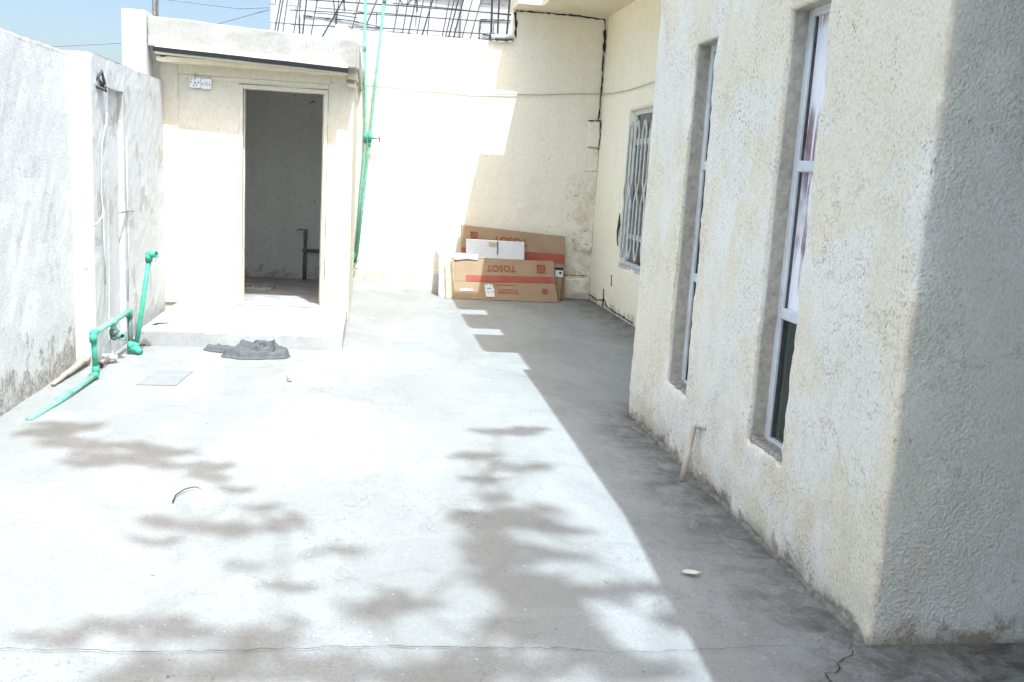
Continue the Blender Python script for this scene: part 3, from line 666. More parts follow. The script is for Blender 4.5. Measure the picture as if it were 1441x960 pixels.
# window of the near block
def narrow_window(W, X, upper, lower, z1, z2, yw=.045):
    t = W; f = MB()
    y0, y1 = t['n']-.01, t['f']+.004
    f.box(X, X+.05, y1-yw, y1, t['zb']-.01, t['zt']+.01); f.box(X, X+.05, y0, y0+yw, t['zb']-.01, t['zt']+.01)
    f.box(X, X+.05, y0+yw, y1-yw, t['zt']-.035, t['zt']+.01); f.box(X, X+.05, y0+yw, y1-yw, t['zb']-.01, t['zb']+.02)
    for z in (z1, z2): f.box(X-.004, X+.05, y0+yw, y1-yw, z-.024, z+.024)
    f.bevel(.005, 1).sub(.2).rough(((.0025, 6),))
    fr = f.build('window', M['frame'], hs)
    for za, zb_, mt in ((z1, t['zt'], upper[0]), (z2, z1, upper[1]), (t['zb'], z2, lower)):
        g_ = MB(); g_.box(X+.026, X+.032, y0+yw-.005, y1-yw+.005, za, zb_); g_.build('pane', M[mt], fr)
        g_ = MB(); g_.box(X+.014, X+.026, y1-yw-.004, y1-yw+.001, za+.024, zb_-.024); g_.build('gasket', M['steel_dark'], fr)
    return fr
narrow_window(W2, 1.815, ('white_pane', 'white_pane'), 'glass', 1.622, .98)
narrow_window(W1, 1.822, ('dark_pane', 'dark_pane'), 'dark_pane', 1.622, 1.0)
for t in (W2, W1):   # heap of mortar and grit on each sill
    b = MB(); b.box(XB+.022, XB+.12, t['n']-.005, t['f']+.005, t['zb']-.03, t['zb']+.012); b.sub(.02).rough(((.012, 14), (.008, 45)))
    b.build('sill_grit', simple('sill_dust', (.42, .38, .32), .95, .5, 40, .6, .1, dirt=(.14, .12, .10)), hs, True)
# barred window of the far wing
f = MB(); X = 2.832
y0, y1, z0, z1 = 9.06, 10.365, .57, 2.262
f.box(X, X+.05, y1-.05, y1, z0, z1); f.box(X, X+.05, y0, y0+.05, z0, z1); f.box(X, X+.05, y0+.05, y1-.05, z1-.05, z1); f.box(X, X+.05, y0+.05, y1-.05, z0, z0+.05)
for z in (.90, 1.92): f.box(X-.003, X+.05, y0+.05, y1-.05, z-.028, z+.028)
for y in (9.62,): f.box(X-.002, X+.05, y-.02, y+.02, z0+.05, z1-.05)
f.bevel(.005, 1); wf = f.build('window', M['frame'], hs)
f = MB(); f.box(X+.025, X+.032, y0+.04, y1-.04, z0+.04, z1-.04); f.build('pane', M['dark_pane'], wf)
f = MB(); Xg = 2.762
sp_ = .135; yb_ = [10.30-sp_*k for k in range(9)]
for k, y in enumerate(yb_):   # upright bars joined in pairs by arches at the top, pinched to the other neighbour halfway, arched again below
    t_ = y-sp_*.5 if k % 2 == 0 else y+sp_*.5; o_ = y+sp_*.5 if k % 2 == 0 else y-sp_*.5
    f.tube([(Xg, t_, 2.13), (Xg, t_*.6+y*.4, 2.10), (Xg, y, 2.02), (Xg, y, 1.50), (Xg, o_*.85+y*.15, 1.39), (Xg, y, 1.28), (Xg, y, .80), (Xg, t_*.6+y*.4, .70), (Xg, t_, .67)], .0115, 8)
for z in (1.94, .90): f.tube([(Xg+.014, 9.1, z), (Xg+.014, 10.36, z)], .008, 8)
f.build('grille', M['grille'], wf, True)
b = MB(); b.box(XW-.004, XW+.07, 9.06, 10.36, .555, .585); b.sub(.05).rough(((.008, 10),)); b.build('window_sill', M['plinth'], wf)
# cracks of the house
wall_crack([(11.7, .06), (11.2, .05), (10.9, .10), (10.75, .04), (10.4, .03), (10.0, .035), (9.6, .03)], .012, hs, 'x', XW-.003, 21)
wall_crack([(10.95, .02), (10.93, .14), (10.95, .22)], .018, hs, 'x', XW-.004, 22)
wall_crack([(10.62, .42), (10.60, .30)], .02, hs, 'x', XW-.004, 23)
b = MB(); b.prism([(XB-.012, -.02), (XB+.05, -.02), (XB+.05, .012), (XB+.002, .009), (XB-.004, .003)], YNB+.03, YF-.02, 'xz'); b.sub(.035).rough(((.009, 6), (.007, 17), (.006, 45)))
b.build('crumbled_foot', simple('crumbled_render', (.25, .23, .19), .95, .5, 18, .6, .1, dirt=(.13, .11, .08)), hs, True)

dp = empty('drain_pipe', (1.69, 4.58, 0), 'short pale pipe stub leaning at the foot of the rough cream wall', 'pipe')
b = MB(); b.tube([(1.715, 4.59, .30), (1.700, 4.60, .28), (1.675, 4.585, .14), (1.650, 4.565, -.005)], .017, 10); b.build('pipe', simple('pale_pipe', (.62, .55, .44), .6, .2, 10), dp, True)
b = MB(); b.tube([(1.712, 4.595, .285), (1.726, 4.54, .30), (1.735, 4.51, .30)], .018, 10); b.build('elbow', M['plinth'], dp, True)

b = MB()
for i in range(5):
    yy = 10.395+.012*i
    b.tube([(XW-.012, yy, 1.02+.03*i), (XW-.022, yy+.02, .94), (XW-.022, yy+.03-.008*i, .84), (XW-.016, yy+.012, .78+.01*i)], .005, 6)
tag(b.build('cord_bundle', M['black'], None, True), 'black cord bundle hanging on the wall beside the barred window', 'cord')

# ------------------------------------------------------------------ cable across the far end
b = MB(); P = []
for i in range(25):
    t = i/24; P.append((-.15+2.9*t, BY-.015, 2.455+.07*t-.055*math.sin(math.pi*t)+.005*math.sin(9*t)+.003*math.sin(23*t)))
P += [(2.752, 11.55, 2.513), (2.755, 11.0, 2.49), (2.755, 10.43, 2.479)]
for i in range(1, 9): t = i/8; P.append((2.75-.01*t, 10.43-4.4*t, 2.479+.12*t-.03*math.sin(math.pi*t)))
b.tube(P, .0055, 6)
b.tube([(-.15, 9.35, 2.40), (-.15, 9.6, 2.36), (-.15, 10.6, 2.40), (-.15, BY-.03, 2.455)], .008, 6)
tag(b.build('wall_cable', M['wire'], None, True), 'thin beige cable strung across the far wall from outhouse to house', 'cable')

# ------------------------------------------------------------------ risers
def fit(b, p, q, r): b.tube([p, q], r, 14)
r1 = empty('water_riser', (-.163, 11.69, .37), 'green water riser nearer the outhouse, with tee branch and lower end above the plinth', 'pipe', 'green risers on the far wall')
b = MB(); P1 = [(-.165, 11.69, .36), (-.125, 11.69, 1.1), (-.085, 11.69, 1.80), (-.10, 11.69, 2.3), (-.127, 11.69, 2.87), (-.132, 11.69, 3.4), (-.12, 11.69, 4.1)]
b.tube(P1, .0165, 12); b.build('pipe', M['green_pale'], r1, True)
b = MB(); fit(b, (-.128, 11.69, 2.82), (-.129, 11.69, 2.92), .024); fit(b, (-.129, 11.69, 2.875), (-.20, 11.69, 2.865), .011); b.build('tee', M['green_pale'], r1, True)
b = MB(); fit(b, (-.088, 11.69, 1.77), (-.085, 11.69, 1.90), .024); b.build('coupling', M['green'], r1, True)
b = MB(); fit(b, (-.168, 11.69, .33), (-.16, 11.69, .45), .024); b.build('end_socket', M['green'], r1, True)
r2 = empty('water_riser', (-.15, 11.66, .40), 'green water riser leaning right across the far wall, with red handled valve', 'pipe', 'green risers on the far wall')
b = MB(); P2 = [(-.148, 11.645, .40), (-.09, 11.645, 1.1), (-.035, 11.645, 1.80), (.015, 11.645, 2.5), (.086, 11.645, 3.41), (.14, 11.645, 4.1)]
b.tube(P2, .0165, 12); b.build('pipe', M['green_pale'], r2, True)
b = MB(); fit(b, (-.036, 11.645, 1.77), (-.028, 11.645, 1.90), .024); fit(b, (-.034, 11.645, 1.72), (-.036, 11.645, 1.78), .020); fit(b, (-.033, 11.645, 1.83), (.02, 11.63, 1.825), .016); b.build('valve_body', M['green'], r2, True)
b = MB(); fit(b, (.02, 11.63, 1.825), (.085, 11.61, 1.825), .006); fit(b, (.083, 11.61, 1.785), (.083, 11.61, 1.865), .008); b.build('valve_handle', simple('red_handle', (.30, .10, .09), .5), r2, True)
b = MB(); fit(b, (.083, 11.645, 3.36), (.09, 11.645, 3.42), .022); b.build('coupling', M['green_dull'], r2, True)
b = MB(); b.prism([(-.205, .14), (-.17, .26), (-.145, .355), (-.115, .40), (-.10, .395), (-.135, .33), (-.17, .20)], BY-.10, BY-.07, 'xz'); b.sub(.03).rough(((.006, 15),))
tag(b.build('broken_board', M['tan'], None), 'splintered brown scrap wedged under the green riser by the outhouse', 'scrap')

# ------------------------------------------------------------------ pipe assembly by the left wall
pa = empty('pipe_assembly', (-1.79, 7, 0), 'green plastic water pipe loop with valves at the foot of the left wall', 'pipe')
px = -1.79
b = MB(); b.tube([(-1.86, 5.50, .004), (-1.815, 6.0, .012), (px, 6.57, .028)], .0185, 12); b.build('pipe', M['green_pale'], pa, True)
b = MB(); fit(b, (-1.827, 5.92, .013), (-1.815, 6.10, .016), .025); b.build('coupling', M['green_pale'], pa, True)
b = MB(); b.tube([(px, 6.575, .04), (px+.002, 6.53, .30)], .0185, 12); b.build('pipe', M['green'], pa, True)
b = MB(); b.tube([(px, 6.53, .315), (px, 7.50, .315)], .0185, 12); b.build('pipe', M['green_pale'], pa, True)
b = MB(); b.tube([(px, 7.50, .30), (px+.02, 7.44, .05)], .0185, 12); b.build('pipe', M['green_dull'], pa, True)
for p, d1, d2 in (((px, 6.575, .03), (0, -.05, -.003), (0, -.004, .06)), ((px, 6.53, .315), (0, .06, 0), (0, .003, -.06)), ((px, 7.50, .315), (0, -.06, 0), (.002, -.012, -.05)), ((px+.02, 7.43, .035), (.07, -.01, .005), (-.004, .012, .06))):
    b = MB(); p = Vector(p); b.ball(p, .0245); b.tube([p, p+Vector(d1)], .0245, 14); b.tube([p, p+Vector(d2)], .0245, 14); b.build('elbow', M['green'], pa, True)
b = MB(); fit(b, (px, 6.99, .315), (px, 7.09, .315), .025); fit(b, (px, 7.04, .315), (px, 7.04, .24), .022); b.build('tee', M['green_pale'], pa, True)
b = MB(); fit(b, (px, 7.04, .255), (px, 7.04, .215), .030); fit(b, (px-.02, 7.04, .215), (px+.045, 7.03, .205), .014); b.ball((px, 7.04, .20), .026); b.build('valve', M['green_dull'], pa, True)
b = MB(); b.ring((-1.86, 7.33, .185), (px+.02, 7.20, .175), .017, .030); b.build('open_socket', M['green_pale'], pa, True)
b = MB(); fit(b, (-1.88, 7.10, .05), (px+.01, 7.08, .045), .018); fit(b, (px-.03, 7.085, .045), (px-.02, 7.083, .10), .008); b.ball((px-.03, 7.085, .048), .027); b.build('valve', M['white_plastic'], pa, True)
sp = empty('standing_pipe', (-1.74, 7.44, 0), 'bright green standing pipe tilted upright beside the left wall pipe loop', 'pipe')
b = MB(); b.tube([(-1.735, 7.44, .035), (-1.70, 7.44, .25), (-1.632, 7.45, .74)], .0185, 12); b.build('pipe', M['green'], sp, True)
b = MB(); b.ball((-1.628, 7.45, .765), .027); fit(b, (-1.636, 7.45, .71), (-1.628, 7.45, .765), .026); b.ring((-1.628, 7.45, .765), (-1.575, 7.43, .768), .017, .026); b.build('elbow', M['green'], sp, True)
b = MB(); fit(b, (-1.742, 7.44, .02), (-1.73, 7.44, .09), .026); fit(b, (-1.738, 7.44, .03), (-1.69, 7.40, .025), .024); b.build('coupling', M['green'], sp, True)

b = MB(); b.tube([(-1.985, 6.32, .012), (-1.975, 6.6, .03), (-1.965, 6.85, .045), (-1.955, 7.0, .05)], [.012, .020, .024, .022], 9); b.sub(.1).rough(((.005, 14),))
tag(b.build('wooden_stick', M['tan'], None, True), 'pale weathered stick of wood lying along the foot of the left wall', 'stick')

# rubble between step and wall
rnd = random.Random(11)
for i in range(16):
    b = MB(); r = rnd.uniform(.015, .042); v = b.ball((0, 0, 0), r, 2)
    for q in v: q.co = Vector((q.co.x*rnd.uniform(.98, 1.02)*1.2, q.co.y, q.co.z*.7))
    o3 = Vector((i*3.1, 0, 0))
    for q in v: q.co += .35*r*noise.noise_vector(q.co/r*.9+o3)
    o = b.build('rubble_stone', M['stone'] if i % 2 else M['black'])
    o.location = (-1.86+rnd.uniform(0, .10), 7.75+rnd.uniform(0, .45), r*.5) if i < 10 else (-1.86+rnd.uniform(-.02, .05), 6.75+rnd.uniform(0, .4), r*.4)
    where = 'heap beside the outhouse step' if i < 10 else 'row under the pipe loop at the left wall'
    tag(o, ('broken stone in the ' if i % 2 else 'blackened lump in the ')+where, 'stone', 'rubble beside the outhouse step' if i < 10 else 'rubble under the pipe loop')
b = MB(); b.tube([(-1.84, 7.95, .04), (-1.80, 8.0, .10), (-1.70, 8.05, .135), (-1.62, 8.06, .14)], [.01, .009, .007, .004], 6)
tag(b.build('twig', M['rust'], None, True), 'dark bent twig poking over the left end of the outhouse step', 'twig')

# drain cover
b = MB(); b.hexa([(-1.50, 6.42, -.01), (-1.245, 6.42, -.01), (-1.215, 6.88, -.01), (-1.46, 6.90, -.01), (-1.50, 6.42, .0030), (-1.245, 6.42, .0030), (-1.215, 6.88, .0030), (-1.46, 6.90, .0030)])
tag(b.build('drain_cover', M['cover']), 'flat square cement cover set in the floor near the green pipes', 'cover')

# crumpled cloth
def cloth():
    b = MB(); V = {}
    folds = [([(-.38, .15), (-.20, .11), (.02, .06)], .052, .040), ([(-.34, .12), (-.15, .06), (.0, .03)], .040, .030),
             ([(-.06, .09), (.08, .17), (.22, .13), (.31, .03)], .045, .085), ([(-.03, .02), (.10, .10), (.22, .08), (.29, .0)], .042, .078),
             ([(-.13, -.08), (.0, -.10), (.14, -.04), (.24, .03)], .050, .062), ([(.0, -.13), (.14, -.10), (.27, -.05), (.35, .0)], .040, .050),
             ([(.02, .02), (.09, .0), (.13, -.05)], .032, .080), ([(-.09, .02), (-.02, .0), (.05, -.06)], .035, .060),
             ([(.19, .0), (.27, .05), (.36, .04)], .040, .062), ([(.05, .12), (.14, .06), (.22, .03)], .030, .092), ([(-.10, .08), (-.05, .05), (.03, .09)], .03, .066), ([(.10, .13), (.18, .10), (.26, .06)], .016, .098), ([(-.02, -.07), (.08, -.06), (.16, .0)], .016, .078), ([(.06, .06), (.10, .02), (.16, -.02)], .014, .085), ([(.22, .02), (.29, .015), (.34, .03)], .014, .072), ([(-.30, .135), (-.18, .10)], .013, .05)]
    def dist(p, pl):
        m = 9
        for a, c in zip(pl[:-1], pl[1:]):
            a, c = Vector(a), Vector(c); t = max(0, min(1, (p-a).dot(c-a)/(c-a).length_squared)); m = min(m, (p-a-(c-a)*t).length)
        return m
    nx, ny = 150, 74
    for i in range(nx+1):
        for j in range(ny+1):
            x = -.45+.86*i/nx; y = -.21+.43*j/ny
            p = Vector((x, y)) + .016*Vector(noise.noise_vector(Vector((x*9, y*9, 3)))[:2]) + .006*Vector(noise.noise_vector(Vector((x*28, y*28, 5)))[:2])
            h = 0
            for pl, w_, hh in folds:
                d = dist(p, pl)/(w_*.84)
                if d < 1: h = max(h, .95*hh*(1-d*d)**.5*(1+.35*noise.noise(Vector((x*14, y*14, hh*90)))))
                elif d < 1.35: h = max(h, .006)
            V[i, j] = (b.bm.verts.new((x, y, h)), h)
    for i in range(nx):
        for j in range(ny):
            q = (V[i, j], V[i+1, j], V[i+1, j+1], V[i, j+1])
            if max(v[1] for v in q) > .004: b.bm.faces.new([v[0] for v in q])
    bmesh.ops.delete(b.bm, geom=[v for v in b.bm.verts if not v.link_faces], context='VERTS')
    o = b.build('crumpled_cloth', M['cloth'], None, True)
    o.scale = (.84, .95, 1.15); o.location = (-.93, 7.50, .003); o.rotation_euler = (0, 0, R(-8))
    return tag(o, 'crumpled grey cloth dropped on the floor before the outhouse step', 'cloth')
cloth()

b = MB(); b.tube([(-.825, 4.18, .006), (-.828, 4.26, .010), (-.80, 4.33, .014), (-.765, 4.365, .012), (-.735, 4.36, .006)], [.0035, .003, .0025, .0025, .0015], 7)
tag(b.build('bent_twig', M['rust'], None, True), 'thin dark curved twig lying alone on the sunny floor', 'twig')
b = MB(); b.hexa([(-.535, 6.62, .004), (-.50, 6.61, .004), (-.53, 6.86, .004), (-.555, 6.86, .004), (-.535, 6.62, .03), (-.50, 6.61, .022), (-.53, 6.86, .02), (-.555, 6.86, .025)])
tag(b.build('wood_chip', M['tan']), 'small pale wood chip on the floor in front of the cloth', 'chip')
b = MB()
for i in range(9):
    t = i/8
L_ = []
for i in range(10):
    t = i/9; wv = .017*math.sin(math.pi*min(1, t*1.02))**.7
    L_.append((b.bm.verts.new((1.262+.075*t, 3.40-.02*t-wv, .010+.006*t)), b.bm.verts.new((1.262+.075*t, 3.40-.02*t, .006)), b.bm.verts.new((1.262+.075*t, 3.40-.02*t+wv, .016))))
for a, c in zip(L_[:-1], L_[1:]):
    b.bm.faces.new((a[0], c[0], c[1], a[1])); b.bm.faces.new((a[1], c[1], c[2], a[2]))
tag(b.build('fallen_leaf', M['dry_leaf']), 'single pale fallen leaf on the shaded floor by the house', 'leaf')

# ------------------------------------------------------------------ cartons
def text_mesh(word, size, depth=.0008, bold=.012):
    cu = bpy.data.curves.new(word, 'FONT'); cu.body = word; cu.size = size; cu.align_x = 'CENTER'; cu.align_y = 'CENTER'
    cu.extrude = depth; cu.offset = bold*size; cu.space_character = 1.05
    o = bpy.data.objects.new('tmp', cu); col.objects.link(o)
    bpy.context.view_layer.update()
    me = bpy.data.meshes.new_from_object(o.evaluated_get(bpy.context.evaluated_depsgraph_get()))
    bpy.data.objects.remove(o); return me
def on_panel(name, me, mat, parent, centre, u, v, off=.001):
    """lay a flat mesh on a panel spanned by unit vectors u (right) and v (up)"""
    u = Vector(u).normalized(); v = Vector(v).normalized(); n_ = u.cross(v)
    o = bpy.data.objects.new(name, me); col.objects.link(o); me.materials.clear(); me.materials.append(mat)
    T = Matrix((u, v, n_)).transposed().to_4x4(); T.translation = Vector(centre)+n_*off
    me.transform(T)
    o.parent = parent; o.location = -world_loc(parent); return o
def flat(rects, depth=.0006):
    b = MB()
    for x0, x1, y0, y1 in rects: b.box(x0, x1, y0, y1, 0, depth)
    bmesh.ops.recalc_face_normals(b.bm, faces=b.bm.faces[:])
    me = bpy.data.meshes.new('mark'); b.bm.to_mesh(me); b.bm.free(); return me
def emblem(s):   # square printed block of bars
    return flat([(-s, s, s*.62, s), (-s, -s*.62, -s, s*.55), (s*.62, s, -s, s*.55), (-s*.5, s*.5, s*.12, s*.42), (-s*.5, s*.5, -s*.42, -s*.1), (-s, s, -s, -s*.66)])

def panel_box(name, bl, br, tl, tr, thick, mat, parent, rough=.003):
    """thin box whose front face has these four corners"""
    bl, br, tl, tr = map(Vector, (bl, br, tl, tr)); n_ = (tl-bl).cross(br-bl).normalized()
    if n_.y < 0: n_ = -n_
    b = MB(); b.hexa([bl, br, br+n_*thick, bl+n_*thick, tl, tr, tr+n_*thick, tl+n_*thick])
    b.sub(.12).bevel(.004, 1, 50).rough(((rough*1.3, 5), (.002, 17)))
    return b.build(name, mat, parent)

def lerp2(bl, br, tl, tr, u, v):
    bl, br, tl, tr = map(Vector, (bl, br, tl, tr)); return (bl.lerp(br, u)).lerp(tl.lerp(tr, u), v)

# back carton, tallest, against the wall
c1 = empty('carton', (1.75, 11.62, 0), 'tall brown carton with red print leaning on the wall, partly hidden by a white box', 'carton')
A = ((1.13, 11.49, 0), (2.42, 11.49, 0), (1.10, 11.60, .86), (2.392, 11.60, .775))
panel_box('panel', *A, .07, M['card'], c1)
ud, vd = Vector(A[1])-Vector(A[0]), Vector(A[2])-Vector(A[0])
up = vd.normalized()
on_panel('stripe', flat([(-.645, .645, -.055, .055)]), M['print_band'], c1, lerp2(*A, .5, .635), ud+Vector((0, 0, -.035)), up+Vector((.02, 0, 0)), .0035)
on_panel('printed_word', text_mesh('TOSOT', .125), M['print'], c1, lerp2(*A, .47, .845), -ud+Vector((0, 0, .06)), -up, .0045)
on_panel('emblem', emblem(.042), M['print'], c1, lerp2(*A, .12, .87), -ud, -up, .0045)
# flattened carton behind the front one, its edge showing at the right
c2 = empty('carton', (1.9, 11.40, 0), 'low brown carton edge with a dark and white label, squeezed behind the front carton', 'carton')
B_ = ((1.3, 11.40, 0), (2.345, 11.40, 0), (1.3, 11.46, .42), (2.36, 11.46, .43))
panel_box('panel', *B_, .05, M['card'], c2)
on_panel('label_sticker', flat([(-.05, .05, -.06, .06)]), M['paper'], c2, lerp2(*B_, .962, .80), (1, 0, -.03), (0, .14, 1), .0035)
on_panel('label_print', flat([(-.05, .05, .025, .06), (.0, .03, -.02, .008)], .0012), M['ink'], c2, lerp2(*B_, .962, .80), (1, 0, -.03), (0, .14, 1), .0042)
# front carton: lower flap and upper panel folded along the red band
c3 = empty('carton', (1.65, 11.25, 0), 'front brown carton with upside down red lettering and a red band', 'carton')
F1 = ((1.025, 11.215, 0), (2.285, 11.215, 0), (1.00, 11.29, .205), (2.245, 11.29, .225))
F2 = ((1.00, 11.29, .205), (2.245, 11.29, .225), (.985, 11.385, .475), (2.225, 11.385, .485))
panel_box('lower_panel', *F1, .045, M['card'], c3)
panel_box('upper_panel', *F2, .045, M['card'], c3)
u1 = Vector(F1[1])-Vector(F1[0]); v1 = Vector(F1[2])-Vector(F1[0]); u2 = Vector(F2[1])-Vector(F2[0]); v2 = Vector(F2[2])-Vector(F2[0])
on_panel('stripe', flat([(-.535, .535, -.004, .072)]), M['print_band'], c3, lerp2(*F2, .555, .012), u2, v2, .0045)
on_panel('printed_word', text_mesh('TOSOT', .105), M['print'], c3, lerp2(*F2, .475, .60), -u2, -v2, .0045)
on_panel('printed_word', text_mesh('TOSOT', .075), M['print'], c3, lerp2(*F1, .525, .52), -u1, -v1, .0045)
on_panel('emblem', emblem(.052), M['print'], c3, lerp2(*F2, .87, .62), -u2, -v2, .0045)
on_panel('emblem', emblem(.032), M['print'], c3, lerp2(*F1, .885, .56), -u1, -v1, .0045)
on_panel('caption', flat([(-.12, .12, -.004, .004)]), M['print'], c3, lerp2(*F1, .50, .84), -u1, -v1, .0045)
on_panel('caption', flat([(-.08, .08, -.014, -.006), (-.08, .08, .004, .012)]), M['paper'], c3, lerp2(*F1, .12, .52), u1, v1, .0045)
b = MB(); 
stk = [(-.05, -.075), (.055, -.075), (.052, .0), (.06, .02), (.045, .045), (.04, .08), (.012, .075), (-.005, .09), (-.03, .07), (-.055, .08), (-.056, .01)]
b.prism(stk, 0, .0008, 'xy'); bmesh.ops.recalc_face_normals(b.bm, faces=b.bm.faces[:]); me = bpy.data.meshes.new('s'); b.bm.to_mesh(me); b.bm.free()
on_panel('torn_label', me, M['paper'], c3, lerp2(*F1, .345, .50), u1, v1, .0046)
for q_ in ((-.03, .02, .025, .033), (-.03, -.01, -.02, -.012), (.025, .04, -.018, -.01)): on_panel('label_print', flat([q_], .0012), M['ink'], c3, lerp2(*F1, .345, .50), u1, v1, .0052)
panel_box('end_flap', (.985, 11.30, .01), (1.02, 11.25, .0), (.975, 11.36, .44), (1.0, 11.33, .46), .01, M['card_in'], c3)
# white box resting on the front carton
wb = empty('white_box', (1.52, 11.44, .47), 'white cardboard box with closed flaps resting on top of the front carton', 'box')
b = MB(); b.hexa([(1.16, 11.41, .478), (1.868, 11.41, .478), (1.875, 11.49, .478), (1.16, 11.49, .478), (1.155, 11.425, .70), (1.862, 11.425, .69), (1.87, 11.50, .69), (1.155, 11.50, .70)])
b.bevel(.004, 1).sub(.1).rough(((.003, 5),)); b.build('body', M['foam'], wb)
b = MB(); b.hexa([(1.532, 11.404, .535), (1.542, 11.404, .535), (1.542, 11.43, .535), (1.532, 11.43, .535), (1.528, 11.415, .692), (1.537, 11.415, .692), (1.537, 11.43, .692), (1.528, 11.43, .692)]); b.build('flap_gap', M['crack'], wb)
on_panel('tape', flat([(-.05, .05, -.022, .022)]), M['card_in'], wb, (1.475, 11.418, .655), (1, 0, -.02), (0, .07, 1), .003)
# pale sheets at the left end
b = MB(); b.hexa([(.845, 11.34, 0), (.925, 11.30, 0), (.935, 11.33, 0), (.855, 11.37, 0), (.835, 11.62, .735), (.90, 11.60, .68), (.91, 11.625, .68), (.845, 11.65, .735)]); b.sub(.1).rough(((.003, 6),))
tag(b.build('foam_sheet', M['foam']), 'tall white foam sheet leaning on the wall left of the cartons', 'foam sheet')
b = MB(); b.hexa([(.925, 11.235, 0), (.985, 11.21, 0), (1.0, 11.26, 0), (.94, 11.29, 0), (.905, 11.40, .43), (.965, 11.38, .43), (.98, 11.41, .43), (.92, 11.43, .43)]); b.sub(.1).rough(((.003, 6),))
tag(b.build('folded_card', M['card_in']), 'narrow pale folded cardboard standing between foam sheet and front carton', 'cardboard')
b = MB(); b.box(1.0, 1.30, 11.36, 11.385, .46, .53); b.sub(.05).rough(((.012, 8),))
tag(b.build('foam_scrap', M['foam']), 'torn white foam scrap on the left top edge of the front carton', 'foam')

# ------------------------------------------------------------------ top of the far wall
ft = empty('white_tube', (1.49, 11.72, 3.07), 'white plastic tube lying on top of the far wall under the roof corner', 'tube')
b = MB(); b.tube([(1.36, 11.70, 3.098), (1.64, 11.70, 3.112)], .028, 12); b.build('tube', M['white_plastic'], ft, True)
b = MB(); b.tube([(1.34, 11.70, 3.06), (1.345, 11.70, 3.13), (1.40, 11.70, 3.13)], .014, 8); b.tube([(1.40, 11.69, 3.07), (1.62, 11.69, 3.078)], .012, 8); b.build('bracket', M['steel_dark'], ft, True)
b = MB(); b.box(-.47, -.33, 11.72, 11.86, 3.02, 3.10); b.sub(.04).bevel(.02, 2, 60).rough(((.012, 9),))
tag(b.build('mortar_lump', M['soffit']), 'lump of mortar on top of the far wall behind the outhouse', 'lump')

# ------------------------------------------------------------------ unfinished building behind
ub = empty('unfinished_building', (1.8, 16, 0), 'unfinished white block building rising behind the far wall', 'building')
b = MB(); b.box(-1.447, 6, 14, 19, -.05, 5.6); b.sub(.4).bevel(.02, 1, 60).rough(((.012, 2),)); b.build('wall', M['block'], ub)
b = MB(); b.box(-1.43, 6, 13.93, 14.01, 3.95, 4.25); b.sub(.2).rough(((.01, 4),)); b.build('ring_beam', simple('pale_beam', (.45, .45, .45), .95, .15, 5, .4, .1), ub)
b = MB(); b.box(1.18, 1.43, 13.94, 14.01, 2.0, 3.95); b.sub(.2).rough(((.012, 4),)); b.build('column', simple('pale_column', (.46, .455, .43), .95, .15, 5, .4, .1), ub)
for i, pts in enumerate(([(-1.0, 3.93), (.0, 3.92), (.55, 3.93), (.56, 3.66)], [(-1.03, 3.9), (-1.05, 3.5), (-1.04, 3.2)], [(-1.0, 3.48), (-.3, 3.46), (.1, 3.40)], [(1.45, 3.3), (1.46, 3.62), (1.9, 3.64), (2.4, 3.65)], [(1.5, 3.42), (1.9, 3.40), (2.2, 3.42)], [(-.45, 3.9), (-.44, 3.6)])):
    wall_crack(pts, .013, ub, 'y', 13.985, 40+i, 'open_joint')
rc = empty('rebar_cage', (.3, 12.5, 2.6), 'tied cage of thin steel rods standing behind the far wall', 'rebar cage')
YR = 12.5
def rp(xp, yp):   # rods as read along the wall top, turned into places on the plane of the cage
    return ((xp-380)/340*2.98-1.291, 3.426+.00072*(xp-380)-yp*(.0084))
rods = [(395, 387, 5), (397.5, 390, 5), (405, 399, 4), (419, 413, 4), (429, 425, 6), (444, 436, 4), (482, 457, 6), (467, 472, 5), (474, 471, 4), (503, 492, 4), (559, 552, 4), (571, 565, 4), (582, 574, 5), (593, 586, 4), (606, 594, 6), (604, 601, 4), (630, 623, 4), (637, 628, 5), (643, 633, 6), (650, 640, 6), (662, 652, 4), (675, 664, 4), (690, 691, 10), (703, 703, 8), (717, 715, 9), (528, 510, 5)]
for xt_, xb_, wd in rods:
    (ax, az), (bx, bz) = rp(xt_, 0), rp(xb_, 46)
    d = Vector((ax-bx, 0, az-bz)); yr = YR+random.uniform(-.12, .12)
    b = MB(); b.tube([Vector((bx, yr, bz))-d*1.5, Vector((bx, yr, bz)), Vector((ax, yr+random.uniform(-.04, .04), az)), Vector((ax, yr, az))+d*random.uniform(1.2, 2.4)+Vector((random.uniform(-.05, .05), 0, 0))], .0014*wd+.001, 6)
    b.build('rod', M['rust'] if wd > 5 else M['steel_dark'], rc)
for (x0_, y0_, x1_, y1_, wd) in ((408, 0, 730, 24, .007), (550, 7, 723, 25, .006), (440, 20, 500, 27, .005), (410, 36, 700, 52, .006), (408, 16, 700, 34, .006), (495, 22, 513, 20, .008)):
    (ax, az), (bx, bz) = rp(x0_, y0_), rp(x1_, y1_)
    b = MB(); b.tube([(ax, YR-.1, az), ((ax+bx)/2, YR-.09, (az+bz)/2+.01), (bx, YR-.1, bz)], wd, 6); b.build('tie_bar', M['rust'], rc)
